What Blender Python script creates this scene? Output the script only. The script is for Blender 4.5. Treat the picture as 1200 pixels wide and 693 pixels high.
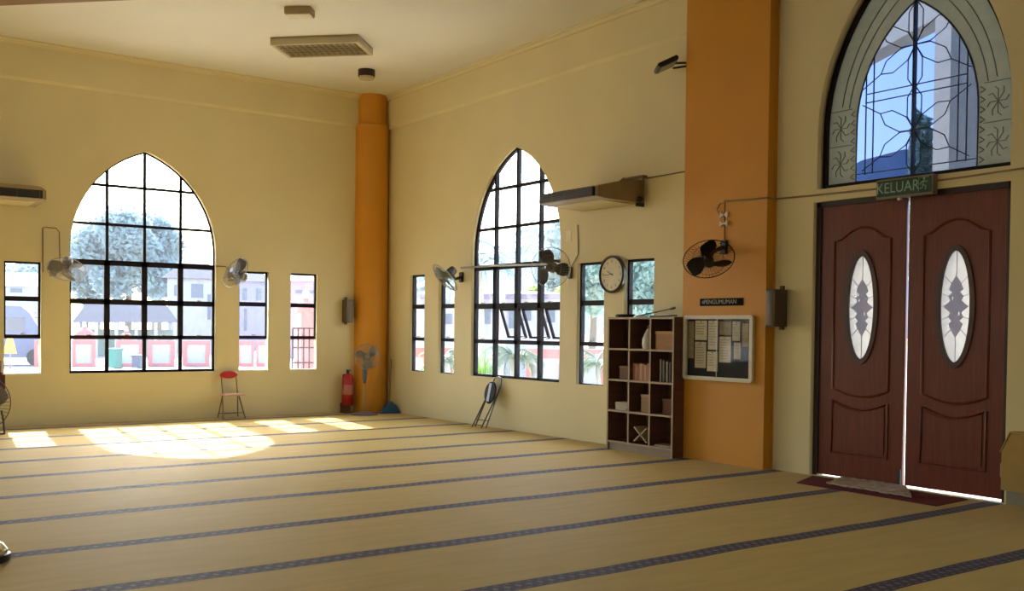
import bpy, bmesh, math, random
from mathutils import Vector, Matrix, Quaternion
S = bpy.context.scene
for o in list(bpy.data.objects): bpy.data.objects.remove(o)
R = math.radians
# ------------------------------------------------------------ camera
FPX, V0, YAW, PITCH, ROLL = 1182.18, 411.49, .6276, -.0221, .0113
CAM = Vector((-8.1638, -14.9572, 1.4))
_cy, _sy, _cp, _sp = math.cos(YAW), math.sin(YAW), math.cos(PITCH), math.sin(PITCH)
FW = Vector((_sy*_cp, _cy*_cp, _sp)); _rt = Vector((_cy, -_sy, 0)); _up = _rt.cross(FW)
RT = math.cos(ROLL)*_rt + math.sin(ROLL)*_up; UP = -math.sin(ROLL)*_rt + math.cos(ROLL)*_up
cd = bpy.data.cameras.new('camera'); cam = bpy.data.objects.new('camera', cd); S.collection.objects.link(cam)
cd.sensor_width = 36; cd.lens = FPX/1200*36; cd.shift_y = (V0-346.5)/1200
cd.clip_end = 3000; cd.clip_start = .05
M4 = Matrix((RT, UP, -FW)).transposed().to_4x4(); M4.translation = CAM; cam.matrix_world = M4
S.camera = cam
# ------------------------------------------------------------ sky, sun, exposure
SUN_EL, SUN_AZ = R(39.6), math.atan2(.14, 1.2)
w = bpy.data.worlds.new('world'); S.world = w; w.use_nodes = True
wn = w.node_tree.nodes; wl = w.node_tree.links
sky = wn.new('ShaderNodeTexSky'); sky.sky_type = 'NISHITA'; sky.sun_disc = False
sky.sun_elevation = SUN_EL; sky.sun_rotation = SUN_AZ; sky.dust_density = 3.0; sky.air_density = 1.0; sky.ozone_density = 1.0
wl.new(sky.outputs[0], wn['Background'].inputs[0]); wn['Background'].inputs[1].default_value = 1.0
sd = bpy.data.lights.new('sun', 'SUN'); sd.energy = 12.5; sd.angle = R(.8); sd.color = (1, .98, .95)
so = bpy.data.objects.new('sun', sd); S.collection.objects.link(so)
sdir = Vector((-.14, -1.2, -1)); so.rotation_euler = sdir.to_track_quat('-Z', 'Y').to_euler(); so.location = (2, 20, 20)
S.view_settings.view_transform = 'Standard'; S.view_settings.look = 'None'
S.view_settings.gamma = 1; S.view_settings.use_curve_mapping = False
S.view_settings.exposure = .68
col = S.collection
def ray(u, v): return FW + (u-600)/FPX*RT - (v-V0)/FPX*UP
def E(u, v, D):                       # a place outdoors: bearing and height read off, horizontal distance D from the viewpoint
    d = ray(u, v); return CAM + d*(D/math.hypot(d.x, d.y))
GZ = -.4                              # outdoor ground level
# ------------------------------------------------------------ materials
def lin(c):
    return tuple((x/255/12.92 if x/255 <= .04045 else ((x/255+.055)/1.055)**2.4) for x in c)
def mat(name, c, rough=.6, metal=0, var=.06, scale=8, spec=.5, bump=0, c2=None, emit=None, sheen=0):
    m = bpy.data.materials.new(name); m.use_nodes = True; nt = m.node_tree; b = nt.nodes['Principled BSDF']
    c = lin(c); c2 = lin(c2) if c2 else tuple(min(1, x*(1-var*2)) for x in c)
    tc = nt.nodes.new('ShaderNodeTexCoord'); n = nt.nodes.new('ShaderNodeTexNoise'); n.inputs['Scale'].default_value = scale; n.inputs['Detail'].default_value = 5
    nt.links.new(tc.outputs['Object'], n.inputs['Vector'])
    r = nt.nodes.new('ShaderNodeValToRGB'); r.color_ramp.elements[0].position = .3; r.color_ramp.elements[1].position = .7
    r.color_ramp.elements[0].color = (*c2, 1); r.color_ramp.elements[1].color = (*c, 1)
    nt.links.new(n.outputs[0], r.inputs[0]); nt.links.new(r.outputs[0], b.inputs['Base Color'])
    b.inputs['Roughness'].default_value = rough; b.inputs['Metallic'].default_value = metal
    b.inputs['Specular IOR Level'].default_value = spec
    if sheen: b.inputs['Sheen Weight'].default_value = sheen
    if bump:
        bp = nt.nodes.new('ShaderNodeBump'); bp.inputs['Strength'].default_value = bump; bp.inputs['Distance'].default_value = .01
        n2 = nt.nodes.new('ShaderNodeTexNoise'); n2.inputs['Scale'].default_value = scale*12
        nt.links.new(tc.outputs['Object'], n2.inputs['Vector']); nt.links.new(n2.outputs[0], bp.inputs['Height']); nt.links.new(bp.outputs[0], b.inputs['Normal'])
    if emit:
        b.inputs['Emission Color'].default_value = (*lin(emit[0]), 1); b.inputs['Emission Strength'].default_value = emit[1]
    return m
def glass(name, tint=(255, 255, 255), refl=.05):
    m = bpy.data.materials.new(name); m.use_nodes = True; nt = m.node_tree; nt.nodes.remove(nt.nodes['Principled BSDF'])
    t = nt.nodes.new('ShaderNodeBsdfTransparent'); t.inputs[0].default_value = (*lin(tint), 1)
    g = nt.nodes.new('ShaderNodeBsdfGlossy'); g.inputs['Roughness'].default_value = .04
    mx = nt.nodes.new('ShaderNodeMixShader'); mx.inputs[0].default_value = refl
    nt.links.new(t.outputs[0], mx.inputs[1]); nt.links.new(g.outputs[0], mx.inputs[2]); nt.links.new(mx.outputs[0], nt.nodes['Material Output'].inputs[0])
    return m
def haze_glass(name, tint=(255, 255, 255), haze=.07):  # glass with a translucent veil standing in for the washed-out haze outside
    m = glass(name, tint, .03); nt = m.node_tree; mx0 = [n for n in nt.nodes if n.type == 'MIX_SHADER'][0]
    t = nt.nodes.new('ShaderNodeBsdfTranslucent'); t.inputs[0].default_value = (.8, .82, .85, 1); mx = nt.nodes.new('ShaderNodeMixShader'); mx.inputs[0].default_value = haze
    nt.links.new(mx0.outputs[0], mx.inputs[1]); nt.links.new(t.outputs[0], mx.inputs[2]); nt.links.new(mx.outputs[0], nt.nodes['Material Output'].inputs[0]); return m
def frosted(name, c, thru=.5, see=.1):
    m = bpy.data.materials.new(name); m.use_nodes = True; nt = m.node_tree; nt.nodes.remove(nt.nodes['Principled BSDF'])
    d = nt.nodes.new('ShaderNodeBsdfDiffuse'); t = nt.nodes.new('ShaderNodeBsdfTranslucent'); p = nt.nodes.new('ShaderNodeBsdfTransparent')
    n = nt.nodes.new('ShaderNodeTexNoise'); n.inputs['Scale'].default_value = 12
    tc = nt.nodes.new('ShaderNodeTexCoord'); nt.links.new(tc.outputs['Object'], n.inputs['Vector'])
    r = nt.nodes.new('ShaderNodeValToRGB'); cc = lin(c); r.color_ramp.elements[0].color = (*[x*.8 for x in cc], 1); r.color_ramp.elements[1].color = (*cc, 1)
    nt.links.new(n.outputs[0], r.inputs[0])
    for s in (d, t, p): nt.links.new(r.outputs[0], s.inputs[0])
    a = nt.nodes.new('ShaderNodeMixShader'); a.inputs[0].default_value = thru; b = nt.nodes.new('ShaderNodeMixShader'); b.inputs[0].default_value = see
    nt.links.new(d.outputs[0], a.inputs[1]); nt.links.new(t.outputs[0], a.inputs[2]); nt.links.new(a.outputs[0], b.inputs[1]); nt.links.new(p.outputs[0], b.inputs[2])
    nt.links.new(b.outputs[0], nt.nodes['Material Output'].inputs[0]); return m
CREAM = mat('cream_paint', (226, 209, 158), .55, var=.03, scale=1.2, bump=.05)
CEIL = mat('ceiling_paint', (228, 222, 204), .7, var=.02, scale=1)
ORANGE = mat('ochre_paint', (214, 146, 32), .5, var=.04, scale=1.5, bump=.05)
FRAME = mat('bronze_frame', (34, 27, 31), .6, var=.1, spec=.2)
PALE = mat('white_frame', (225, 218, 205), .4)
GREYP = mat('grey_plastic', (128, 120, 108), .45)
DGREY = mat('dark_grey_plastic', (62, 57, 52), .4)
BLACK = mat('black_plastic', (24, 22, 22), .35)
WHITE = mat('white_plastic', (222, 216, 200), .4)
METAL = mat('steel', (165, 160, 150), .3, metal=.9)
CHROME = mat('chrome', (230, 230, 230), .12, metal=1)
BEIGEP = mat('beige_plastic', (196, 178, 140), .45)
BROWNP = mat('brown_plastic', (158, 132, 98), .5)
WIRE = mat('guard_wire', (156, 146, 126), .4, metal=.3)
CABLE = mat('cable', (150, 128, 88), .6)
DCABLE = mat('brown_cable', (110, 82, 40), .6)
RED = mat('red_vinyl', (190, 32, 24), .4)
PINKV = mat('pale_vinyl', (220, 175, 150), .5)
EXTRED = mat('extinguisher_red', (175, 28, 24), .3)
BLUE = mat('blue_plastic', (34, 92, 140), .45)
TEALM = mat('pole_wood', (120, 92, 40), .6)
PANE = haze_glass('hazy_window_glass', (248, 252, 253), .008)
CLEARG = glass('cabinet_glass', (250, 250, 250), .012)
SKYPANE = glass('sky_tint_glass', (136, 148, 174), .03)  # dim blue of the sky behind is put into the glass tint
# carpet
def carpet_mat():
    m = bpy.data.materials.new('carpet'); m.use_nodes = True; nt = m.node_tree; N = nt.nodes; L = nt.links; b = N['Principled BSDF']
    tc = N.new('ShaderNodeTexCoord'); sp = N.new('ShaderNodeSeparateXYZ'); L.new(tc.outputs['Object'], sp.inputs[0])
    def math_(op, a, b2=None):
        n = N.new('ShaderNodeMath'); n.operation = op
        for i, q in enumerate((a, b2)):
            if q is None: continue
            if isinstance(q, (int, float)): n.inputs[i].default_value = q
            else: L.new(q, n.inputs[i])
        return n.outputs[0]
    nz = N.new('ShaderNodeTexNoise'); nz.inputs['Scale'].default_value = .8; nz.inputs['Detail'].default_value = 2; L.new(tc.outputs['Object'], nz.inputs['Vector'])
    wob = math_('MULTIPLY', math_('SUBTRACT', nz.outputs[0], .5), .10)
    yy = math_('ADD', sp.outputs['Y'], wob)
    t = math_('DIVIDE', math_('ADD', yy, 11.688+1.1283*20.5), 1.1283)
    q = math_('ABSOLUTE', math_('SUBTRACT', math_('FRACT', t), .5))          # 0 at stripe centre
    stripe = math_('LESS_THAN', q, .068)
    core = math_('LESS_THAN', q, .03)
    # motif: repeated light lozenges along the stripe
    mx = math_('ABSOLUTE', math_('SUBTRACT', math_('FRACT', math_('DIVIDE', sp.outputs['X'], .075)), .5))
    loz = math_('LESS_THAN', math_('ADD', math_('MULTIPLY', q, 11), mx), .27)
    mx2 = math_('ABSOLUTE', math_('SUBTRACT', math_('FRACT', math_('ADD', math_('DIVIDE', sp.outputs['X'], .075), .5)), .5))
    edge = math_('MULTIPLY', math_('LESS_THAN', math_('ABSOLUTE', math_('SUBTRACT', q, .046)), .006), math_('LESS_THAN', mx2, .22))
    motif = math_('MAXIMUM', loz, edge)
    n1 = N.new('ShaderNodeTexNoise'); n1.inputs['Scale'].default_value = 3; n1.inputs['Detail'].default_value = 6; L.new(tc.outputs['Object'], n1.inputs['Vector'])
    mp = N.new('ShaderNodeMapping'); mp.inputs['Scale'].default_value = (.6, 3, 1); L.new(tc.outputs['Object'], mp.inputs[0]); L.new(mp.outputs[0], n1.inputs['Vector'])
    rb = N.new('ShaderNodeValToRGB'); rb.color_ramp.elements[0].position = .3; rb.color_ramp.elements[1].position = .75
    rb.color_ramp.elements[0].color = (*lin((188, 160, 89)), 1); rb.color_ramp.elements[1].color = (*lin((200, 171, 100)), 1); L.new(n1.outputs[0], rb.inputs[0])
    def mix(f, a, b2):
        n = N.new('ShaderNodeMix'); n.data_type = 'RGBA'; L.new(f, n.inputs['Factor'])
        for s, q2 in ((n.inputs['A'], a), (n.inputs['B'], b2)):
            if isinstance(q2, tuple): s.default_value = (*lin(q2), 1)
            else: L.new(q2, s)
        return n.outputs['Result']
    sc = mix(motif, (76, 66, 76), (122, 110, 104))
    rgb = mix(stripe, rb.outputs[0], sc); L.new(rgb, b.inputs['Base Color'])
    b.inputs['Roughness'].default_value = .6; b.inputs['Specular IOR Level'].default_value = .04; b.inputs['Sheen Weight'].default_value = .2; b.inputs['Sheen Roughness'].default_value = .13; b.inputs['Sheen Tint'].default_value = (.9, .95, 1, 1)
    bp = N.new('ShaderNodeBump'); bp.inputs['Strength'].default_value = .25; bp.inputs['Distance'].default_value = .01
    n3 = N.new('ShaderNodeTexNoise'); n3.inputs['Scale'].default_value = 160; L.new(tc.outputs['Object'], n3.inputs['Vector']); L.new(n3.outputs[0], bp.inputs['Height']); L.new(bp.outputs[0], b.inputs['Normal'])
    return m
def wood_mat(name, c1, c2, sc=(1, 12, 1), rough=.4):
    m = bpy.data.materials.new(name); m.use_nodes = True; nt = m.node_tree; b = nt.nodes['Principled BSDF']
    tc = nt.nodes.new('ShaderNodeTexCoord'); mp = nt.nodes.new('ShaderNodeMapping'); mp.inputs['Scale'].default_value = sc
    n = nt.nodes.new('ShaderNodeTexNoise'); n.inputs['Scale'].default_value = 3; n.inputs['Detail'].default_value = 8
    nt.links.new(tc.outputs['Object'], mp.inputs[0]); nt.links.new(mp.outputs[0], n.inputs['Vector'])
    r = nt.nodes.new('ShaderNodeValToRGB'); r.color_ramp.elements[0].position = .35; r.color_ramp.elements[1].position = .65
    r.color_ramp.elements[0].color = (*lin(c1), 1); r.color_ramp.elements[1].color = (*lin(c2), 1)
    nt.links.new(n.outputs[0], r.inputs[0]); nt.links.new(r.outputs[0], b.inputs['Base Color']); b.inputs['Roughness'].default_value = rough
    return m
DOORW = wood_mat('door_wood', (98, 32, 7), (116, 42, 10), (1, 14, 1), .35)
DOORD = wood_mat('door_frame_wood', (40, 20, 12), (52, 26, 15), (1, 10, 1), .4)
SHELFW = wood_mat('shelf_laminate', (96, 60, 42), (110, 70, 50), (1, 1, 6), .45)
SHELFE = mat('shelf_edging', (176, 150, 120), .5)
# ------------------------------------------------------------ mesh helpers
class MB:
    def __init__(s): s.bm = bmesh.new()
    def box(s, a, b, m=None, bev=0):
        a, b = Vector(a), Vector(b); c = (a+b)/2; d = b-a
        r = bmesh.ops.create_cube(s.bm, size=1, matrix=Matrix.Translation(c) @ Matrix.Diagonal((abs(d.x), abs(d.y), abs(d.z), 1)))
        vs = r['verts']
        if bev:
            es = list({e for v in vs for e in v.link_edges})
            rr = bmesh.ops.bevel(s.bm, geom=es, offset=bev, segments=2, affect='EDGES'); vs = list({v for f in rr['faces'] for v in f.verts} | {v for v in vs if v.is_valid})
        if m is not None: bmesh.ops.transform(s.bm, matrix=m, verts=vs)
        return s
    def tube(s, pts, r, seg=8, closed=False, cap=True):
        pts = [Vector(p) for p in pts]; n = len(pts)
        rs = r if isinstance(r, (list, tuple)) else [r]*n
        rings = []; ref = None
        for i, p in enumerate(pts):
            if closed: t = pts[(i+1) % n]-pts[i-1]
            else: t = pts[min(i+1, n-1)]-pts[max(i-1, 0)]
            t = t.normalized() if t.length > 1e-9 else Vector((0, 0, 1))
            if ref is None: ref = t.orthogonal().normalized()
            ref = (ref - t*ref.dot(t)); ref = ref.normalized() if ref.length > 1e-6 else t.orthogonal().normalized()
            bn = t.cross(ref)
            rings.append([s.bm.verts.new(p + (ref*math.cos(2*math.pi*k/seg)+bn*math.sin(2*math.pi*k/seg))*rs[i]) for k in range(seg)])
        for i in range(n if closed else n-1):
            a, b = rings[i], rings[(i+1) % n]
            for k in range(seg): s.bm.faces.new((a[k], a[(k+1) % seg], b[(k+1) % seg], b[k]))
        if cap and not closed:
            s.bm.faces.new(rings[0][::-1]); s.bm.faces.new(rings[-1])
        return s
    def lathe(s, prof, m=None, seg=32):     # prof [(r,z)]
        rings = []
        for r, z in prof:
            rings.append([s.bm.verts.new((max(r, 1e-4)*math.cos(2*math.pi*k/seg), max(r, 1e-4)*math.sin(2*math.pi*k/seg), z)) for k in range(seg)])
        for a, b in zip(rings, rings[1:]):
            for k in range(seg): s.bm.faces.new((a[k], a[(k+1) % seg], b[(k+1) % seg], b[k]))
        s.bm.faces.new(rings[0][::-1]); s.bm.faces.new(rings[-1])
        if m is not None: bmesh.ops.transform(s.bm, matrix=m, verts=[v for q in rings for v in q])
        return s
    def prism(s, poly, vec, m=None):        # closed 3D polygon extruded along vec
        vec = Vector(vec); a = [s.bm.verts.new(Vector(p)) for p in poly]; b = [s.bm.verts.new(Vector(p)+vec) for p in poly]
        n = len(a); s.bm.faces.new(a[::-1]); s.bm.faces.new(b)
        for i in range(n): s.bm.faces.new((a[i], a[(i+1) % n], b[(i+1) % n], b[i]))
        if m is not None: bmesh.ops.transform(s.bm, matrix=m, verts=a+b)
        return s
    def quad(s, pts): s.bm.faces.new([s.bm.verts.new(Vector(p)) for p in pts]); return s
    def xf(s, m): bmesh.ops.transform(s.bm, matrix=m, verts=s.bm.verts); return s
    def build(s, name, material, parent=None, smooth=False, label=None):
        bmesh.ops.recalc_face_normals(s.bm, faces=s.bm.faces)
        me = bpy.data.meshes.new(name); s.bm.to_mesh(me); s.bm.free()
        me.materials.append(material)
        if smooth:
            for p in me.polygons: p.use_smooth = True
            try: me.set_sharp_from_angle(angle=R(40))
            except Exception: pass
        o = bpy.data.objects.new(name, me); col.objects.link(o)
        if parent is not None:
            o.parent = parent
            pw = Matrix.Identity(4); p = parent
            chain = []
            while p is not None: chain.append(p.matrix_basis @ Matrix.Identity(4)); p = p.parent
            for q in reversed(chain): pw = pw @ q
            me.transform(pw.inverted())
        if label: o['label'] = label
        return o
def shape2d(outer, holes, thick, m):        # flat 2D outline with holes, given thickness (local z 0..thick), then placed by m
    cu = bpy.data.curves.new('t', 'CURVE'); cu.dimensions = '2D'; cu.fill_mode = 'BOTH'; cu.extrude = thick/2
    for loop in [outer]+list(holes):
        sp = cu.splines.new('POLY'); sp.points.add(len(loop)-1)
        for i, (x, y) in enumerate(loop): sp.points[i].co = (x, y, 0, 1)
        sp.use_cyclic_u = True
    o = bpy.data.objects.new('t', cu); col.objects.link(o); bpy.context.view_layer.update()
    me = bpy.data.meshes.new_from_object(o.evaluated_get(bpy.context.evaluated_depsgraph_get()))
    bpy.data.objects.remove(o); bpy.data.curves.remove(cu)
    mb = MB(); mb.bm.from_mesh(me); bpy.data.meshes.remove(me)
    bmesh.ops.remove_doubles(mb.bm, verts=mb.bm.verts, dist=1e-5)
    mb.xf(Matrix.Translation((0, 0, thick/2))); mb.xf(m); return mb
def text_mb(s, size, m, ext=.002, align='CENTER'):
    cu = bpy.data.curves.new('t', 'FONT'); cu.body = s; cu.size = size; cu.extrude = ext; cu.align_x = align; cu.align_y = 'CENTER'
    o = bpy.data.objects.new('t', cu); col.objects.link(o); bpy.context.view_layer.update()
    me = bpy.data.meshes.new_from_object(o.evaluated_get(bpy.context.evaluated_depsgraph_get()))
    bpy.data.objects.remove(o); mb = MB(); mb.bm.from_mesh(me); bpy.data.meshes.remove(me); mb.xf(m); return mb
def tag(o, label=None, cat=None, group=None, kind=None):
    if label: o['label'] = label
    if cat: o['category'] = cat
    if group: o['group'] = group
    if kind: o['kind'] = kind
    return o
def empty(name, loc, label=None, cat=None, group=None, kind=None):
    o = bpy.data.objects.new(name, None); o.empty_display_size = .1; o.location = loc; col.objects.link(o); return tag(o, label, cat, group, kind)
def struct(o): o['kind'] = 'structure'; return o
# wall frames: local x = along wall to the right as seen from inside, local y = up, local z = outward depth
MA = Matrix(((1, 0, 0, 0), (0, 0, 1, 0), (0, 1, 0, 0), (0, 0, 0, 1)))           # back wall, plane y=0, outward +y
MBW = Matrix(((0, 0, 1, 0), (-1, 0, 0, 0), (0, 1, 0, 0), (0, 0, 0, 1)))         # right wall, plane x=0, outward +x
def P3(m, s, z, d=0): return m @ Vector((s, z, d))
def wbox(mb, m, s0, s1, z0, z1, d0, d1, bev=0): mb.box((s0, z0, d0), (s1, z1, d1), m, bev); return mb
# ------------------------------------------------------------ room shell
ZC = 5.2; XL = -14.5; YF = -19.0; TH = .11
def arch_pts(c, hw, z0, zs, cc, n=14, inset=0):
    Rr = hw+cc-inset; h = hw-inset; za = math.sqrt(Rr*Rr-cc*cc)
    a1 = math.asin(za/Rr); pts = [(c-h, z0+inset), (c+h, z0+inset)]
    for i in range(n+1):
        a = a1*i/n; pts.append((c-cc+Rr*math.cos(a), zs+Rr*math.sin(a)))
    for i in range(n-1, -1, -1):
        a = a1*i/n; pts.append((c+cc-Rr*math.cos(a), zs+Rr*math.sin(a)))
    return pts
ARCH = dict(hw=1.035, z0=.705, zs=2.47, cc=.47)
AC, BC = -3.875, 3.715                    # arch centres along each wall
ZB, ZT = .705, 2.238
A_side = [(-8.0, -7.53), (-6.6, -6.13), (-5.735, -5.27), (-2.478, -2.0), (-1.64, -1.175)]
B_side = [(.90, 1.36), (1.775, 2.225), (5.095, 5.61), (5.98, 6.48)]
A_side = A_side[2:]
rect = lambda a, b, c, d: [(a, c), (b, c), (b, d), (a, d)]
DC, DH, DTOP = 9.662, .975, 2.665
TR = dict(hw=.955, z0=2.785, zs=3.3, cc=1.0)
holesA = [arch_pts(AC, **ARCH), arch_pts(-12.2+2.5, **ARCH)] + [rect(a, b, ZB, ZT) for a, b in A_side]
struct(shape2d(rect(XL, .15, -.1, ZC+.1), holesA, TH, MA).build('wall_back', CREAM))
holesB = [arch_pts(BC, **ARCH)] + [rect(a, b, ZB, ZT) for a, b in B_side] + [arch_pts(DC+.013, **TR), rect(DC-DH, DC+DH, .0, DTOP), arch_pts(14.2, **ARCH)]
struct(shape2d(rect(-.15, 19.15, -.1, ZC+.1), holesB, TH, MBW).build('wall_right', CREAM))
ML = Matrix(((0, 0, -1, XL), (1, 0, 0, 0), (0, 1, 0, 0), (0, 0, 0, 1)))          # left wall outward -x
struct(shape2d(rect(-19.15, .15, -.1, ZC+.1), [arch_pts(c, **ARCH) for c in (-3.8, -15)], TH, ML).build('wall_left', CREAM))
MF = Matrix(((1, 0, 0, 0), (0, 0, -1, YF), (0, 1, 0, 0), (0, 0, 0, 1)))
struct(shape2d(rect(XL, .15, -.1, ZC+.1), [arch_pts(c, **ARCH) for c in (-10.5,)], TH, MF).build('wall_front', CREAM))
struct(MB().box((XL-.15, YF-.15, ZC), (.15, .15, ZC+.15)).build('ceiling', CEIL))
struct(MB().box((XL-.15, YF-.15, -.2), (.15, .15, -.012)).build('floor', mat('screed', (150, 140, 125), .8)))
tag(MB().box((XL+.01, YF+.01, -.012), (-.005, -.005, 0)).build('carpet', carpet_mat()), 'wall-to-wall yellow carpet crossed by patterned grey-blue stripes', 'carpet')
# cornice and band beams on back and right walls
def profile_run(name, prof, m, s0, s1, material):
    mb = MB(); mb.prism([(s0, z, d) for z, d in prof], (s1-s0, 0, 0), m); return struct(mb.build(name, material))
corn = [(ZC, 0), (ZC, -.11), (ZC-.02, -.11), (ZC-.03, -.075), (ZC-.06, -.06), (ZC-.075, -.06), (ZC-.075, 0)]
band = [(4.665, 0), (4.70, -.045), (ZC-.07, -.045), (ZC-.07, 0)]
profile_run('trim_1', corn, MA, XL, -.001, CREAM); profile_run('trim_2', corn, MBW, .001, 19, CREAM)
profile_run('trim_3', band, MA, XL, -.001, CREAM); profile_run('trim_4', band, MBW, .05, 7.08, CREAM)
# diagonal dropped beam
b = MB(); q = .30
b.prism([(-8.81, 0, 4.88), (0, -8.81, 4.88), (0, -9.5, 4.88), (-9.5, 0, 4.88)], (0, 0, .32)); struct(b.build('trim_5', mat('beam_brown_paint', (138, 106, 54), .6)))
# corner round column and square pilaster
b = MB(); b.lathe([(.275, 0), (.275, 4.70), (.238, 4.72), (.238, ZC)], Matrix.Translation((-.256, -.06, 0)), 40)
tag(b.build('corner_column', ORANGE, smooth=True), 'round ochre column in the far corner beside fire extinguisher', 'column', kind='structure')
b = MB(); b.box((-.12, -8.215, 0), (.0, -7.06, ZC)); b.box((-.012, -8.235, 0), (0, -7.05, ZC))
tag(b.build('pilaster', ORANGE), 'broad flat ochre pilaster carrying the notice board', 'column', kind='structure')
# ------------------------------------------------------------ windows
D0, D1 = .05, .108                       # frame depth in wall
def bars(mb, m, rects_, d0=D0, d1=D1):
    if m is MA: d0, d1 = .07, .098
    for a, b_, c, d in rects_: wbox(mb, m, a, b_, c, d, d0, d1)
WN = [0]
def win(label, loc):
    WN[0] += 1; return empty('window_%d' % WN[0], loc, label, 'window', kind='structure')
def side_window(m, s0, s1, label, openc=False):
    w = win(label, P3(m, (s0+s1)/2, ZB, .07)); f = MB(); t = .03
    bars(f, m, [(s0, s0+t, 1.22, ZT), (s1-t, s1, 1.22, ZT), (s0, s1, ZT-t, ZT), (s0+t, s1-t, 1.70, 1.765), (s0, s1, 1.192, 1.245)])
    f.build('window_frame', FRAME, w)
    f = MB(); t = .014
    bars(f, m, [(s0, s0+t, ZB, 1.2), (s1-t, s1, ZB, 1.2), (s0, s1, ZB, ZB+t)]); f.build('fixed_light_frame', PALE if m is MA else FRAME, w)
    for z0, z1 in ((ZB+.014, 1.192), (1.245, 1.70), (1.765, ZT-.03)):
        g = MB(); wbox(g, m, s0+.015, s1-.015, z0, z1, .085, .089); g.build('pane', PANE, w)
    h = MB(); wbox(h, m, (s0+s1)/2-.03, (s0+s1)/2+.03, 1.252, 1.268, .015, .05); h.build('catch', GREYP, w)
    return w
def arch_window(m, c, label, open_cells=()):
    w = win(label, P3(m, c, ZB, .07)); hw = ARCH['hw']; l, r = c-hw, c+hw
    v = [c-.522, c, c+.522]; f = MB()
    tt = .034
    bars(f, m, [(l, l+tt, ZB, 2.31), (r-tt, r, ZB, 2.31), (l, r, ZB, ZB+.036), (l, r, 1.185, 1.24), (l, r, 1.68, 1.755), (l, r, 2.235, 2.31)])
    for x in v: bars(f, m, [(x-.026, x+.026, ZB, 1.2), (x-.04, x+.04, 1.2, 2.3)])
    f.build('window_frame', FRAME, w)
    # upper lights
    f = MB(); Rr = hw+ARCH['cc']
    top = lambda x: ARCH['zs']+math.sqrt(Rr*Rr-(abs(x-c)+ARCH['cc'])**2)-.01
    halfw = lambda z: hw-.01 if z < ARCH['zs'] else math.sqrt(Rr*Rr-(z-ARCH['zs'])**2)-ARCH['cc']-.01
    for x in v: bars(f, m, [(x-.02, x+.02, 2.3, top(x))])
    for z in (2.82, 3.372): bars(f, m, [(c-halfw(z), c+halfw(z), z-.02, z+.02)])
    f.build('arch_glazing_bars', FRAME, w)
    o = arch_pts(c, **ARCH); i = [(x, max(z, 2.3)) for x, z in arch_pts(c, **ARCH, inset=.022)]
    o = [(x, max(z, 2.29)) for x, z in o]
    s = shape2d(o, [i], D1-D0 if m is not MA else .028, m @ Matrix.Translation((0, 0, D0 if m is not MA else .07))); s.build('arch_rim', FRAME, w)
    g = [(x, max(z, 2.305)) for x, z in arch_pts(c, **ARCH, inset=.012)]
    shape2d(g, [], .004, m @ Matrix.Translation((0, 0, .085))).build('pane', PANE, w)
    xs = [l+tt]+v+[r-tt]
    for ci in range(4):
        for ri, (z0, z1) in enumerate(((ZB+.036, 1.185), (1.24, 1.68), (1.755, 2.235))):
            a, b_ = xs[ci]+(.04 if ci else 0), xs[ci+1]-(.04 if ci < 3 else 0)
            if ri == 0: a, b_ = xs[ci]+(.024 if ci else 0), xs[ci+1]-(.024 if ci < 3 else 0)
            if ri == 1 and ci in open_cells:
                cs = MB(); L = z1-z0; t = .032
                for q4 in ((a, a+t, -L, 0), (b_-t, b_, -L, 0), (a, b_, -t, 0), (a, b_, -L, -L+t)): cs.box((q4[0], q4[2], 0), (q4[1], q4[3], .03))
                mm = m @ Matrix.Translation((0, z1, D1)) @ Matrix.Rotation(R(-20), 4, 'X')
                cs.xf(mm); co = cs.build('casement', FRAME, w)
                g = MB(); g.box((a+t, -L+t, .012), (b_-t, -t, .016)); g.xf(mm); g.build('pane', PANE, co)
                st = MB(); st.tube([mm @ Vector((b_-.01, -L+.02, .0)), P3(m, b_-.01, z0+.02, D1)], .006); st.build('stay', METAL, co)
            else:
                g = MB(); wbox(g, m, a, b_, z0, z1, .085, .089); g.build('pane', PANE, w)
                if ri == 1 or ri == 2:
                    h = MB(); wbox(h, m, (a+b_)/2-.03, (a+b_)/2+.03, z0-.004, z0+.012, .02, .05); h.build('catch', GREYP, w)
    return w
side_window(MA, *A_side[0], 'narrow three-light window left of the left arch window')
arch_window(MA, AC, 'wide pointed-arch window in the left wall')
side_window(MA, *A_side[1], 'narrow three-light window just right of the left arch window')
side_window(MA, *A_side[2], 'narrow three-light window nearest the far corner on the left wall')
side_window(MBW, *B_side[0], 'narrow window nearest the far corner on the right wall')
side_window(MBW, *B_side[1], 'narrow window between the corner one and the right arch window')
arch_window(MBW, BC, 'pointed-arch window in the right wall with casements propped open', (1, 2, 3))
side_window(MBW, *B_side[2], 'narrow window left of the wall clock')
side_window(MBW, *B_side[3], 'narrow window right of the wall clock above the shelf')
arch_window(MA, -9.7, 'pointed-arch window further along the left wall')
arch_window(MBW, 14.2, 'pointed-arch window beyond the double door')
for k, c in enumerate((-3.8, -15)): arch_window(ML, c, 'pointed-arch window in the side wall opposite the doors')
for k, c in enumerate((-10.5,)): arch_window(MF, c, 'pointed-arch window in the wall behind the viewer')
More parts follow.
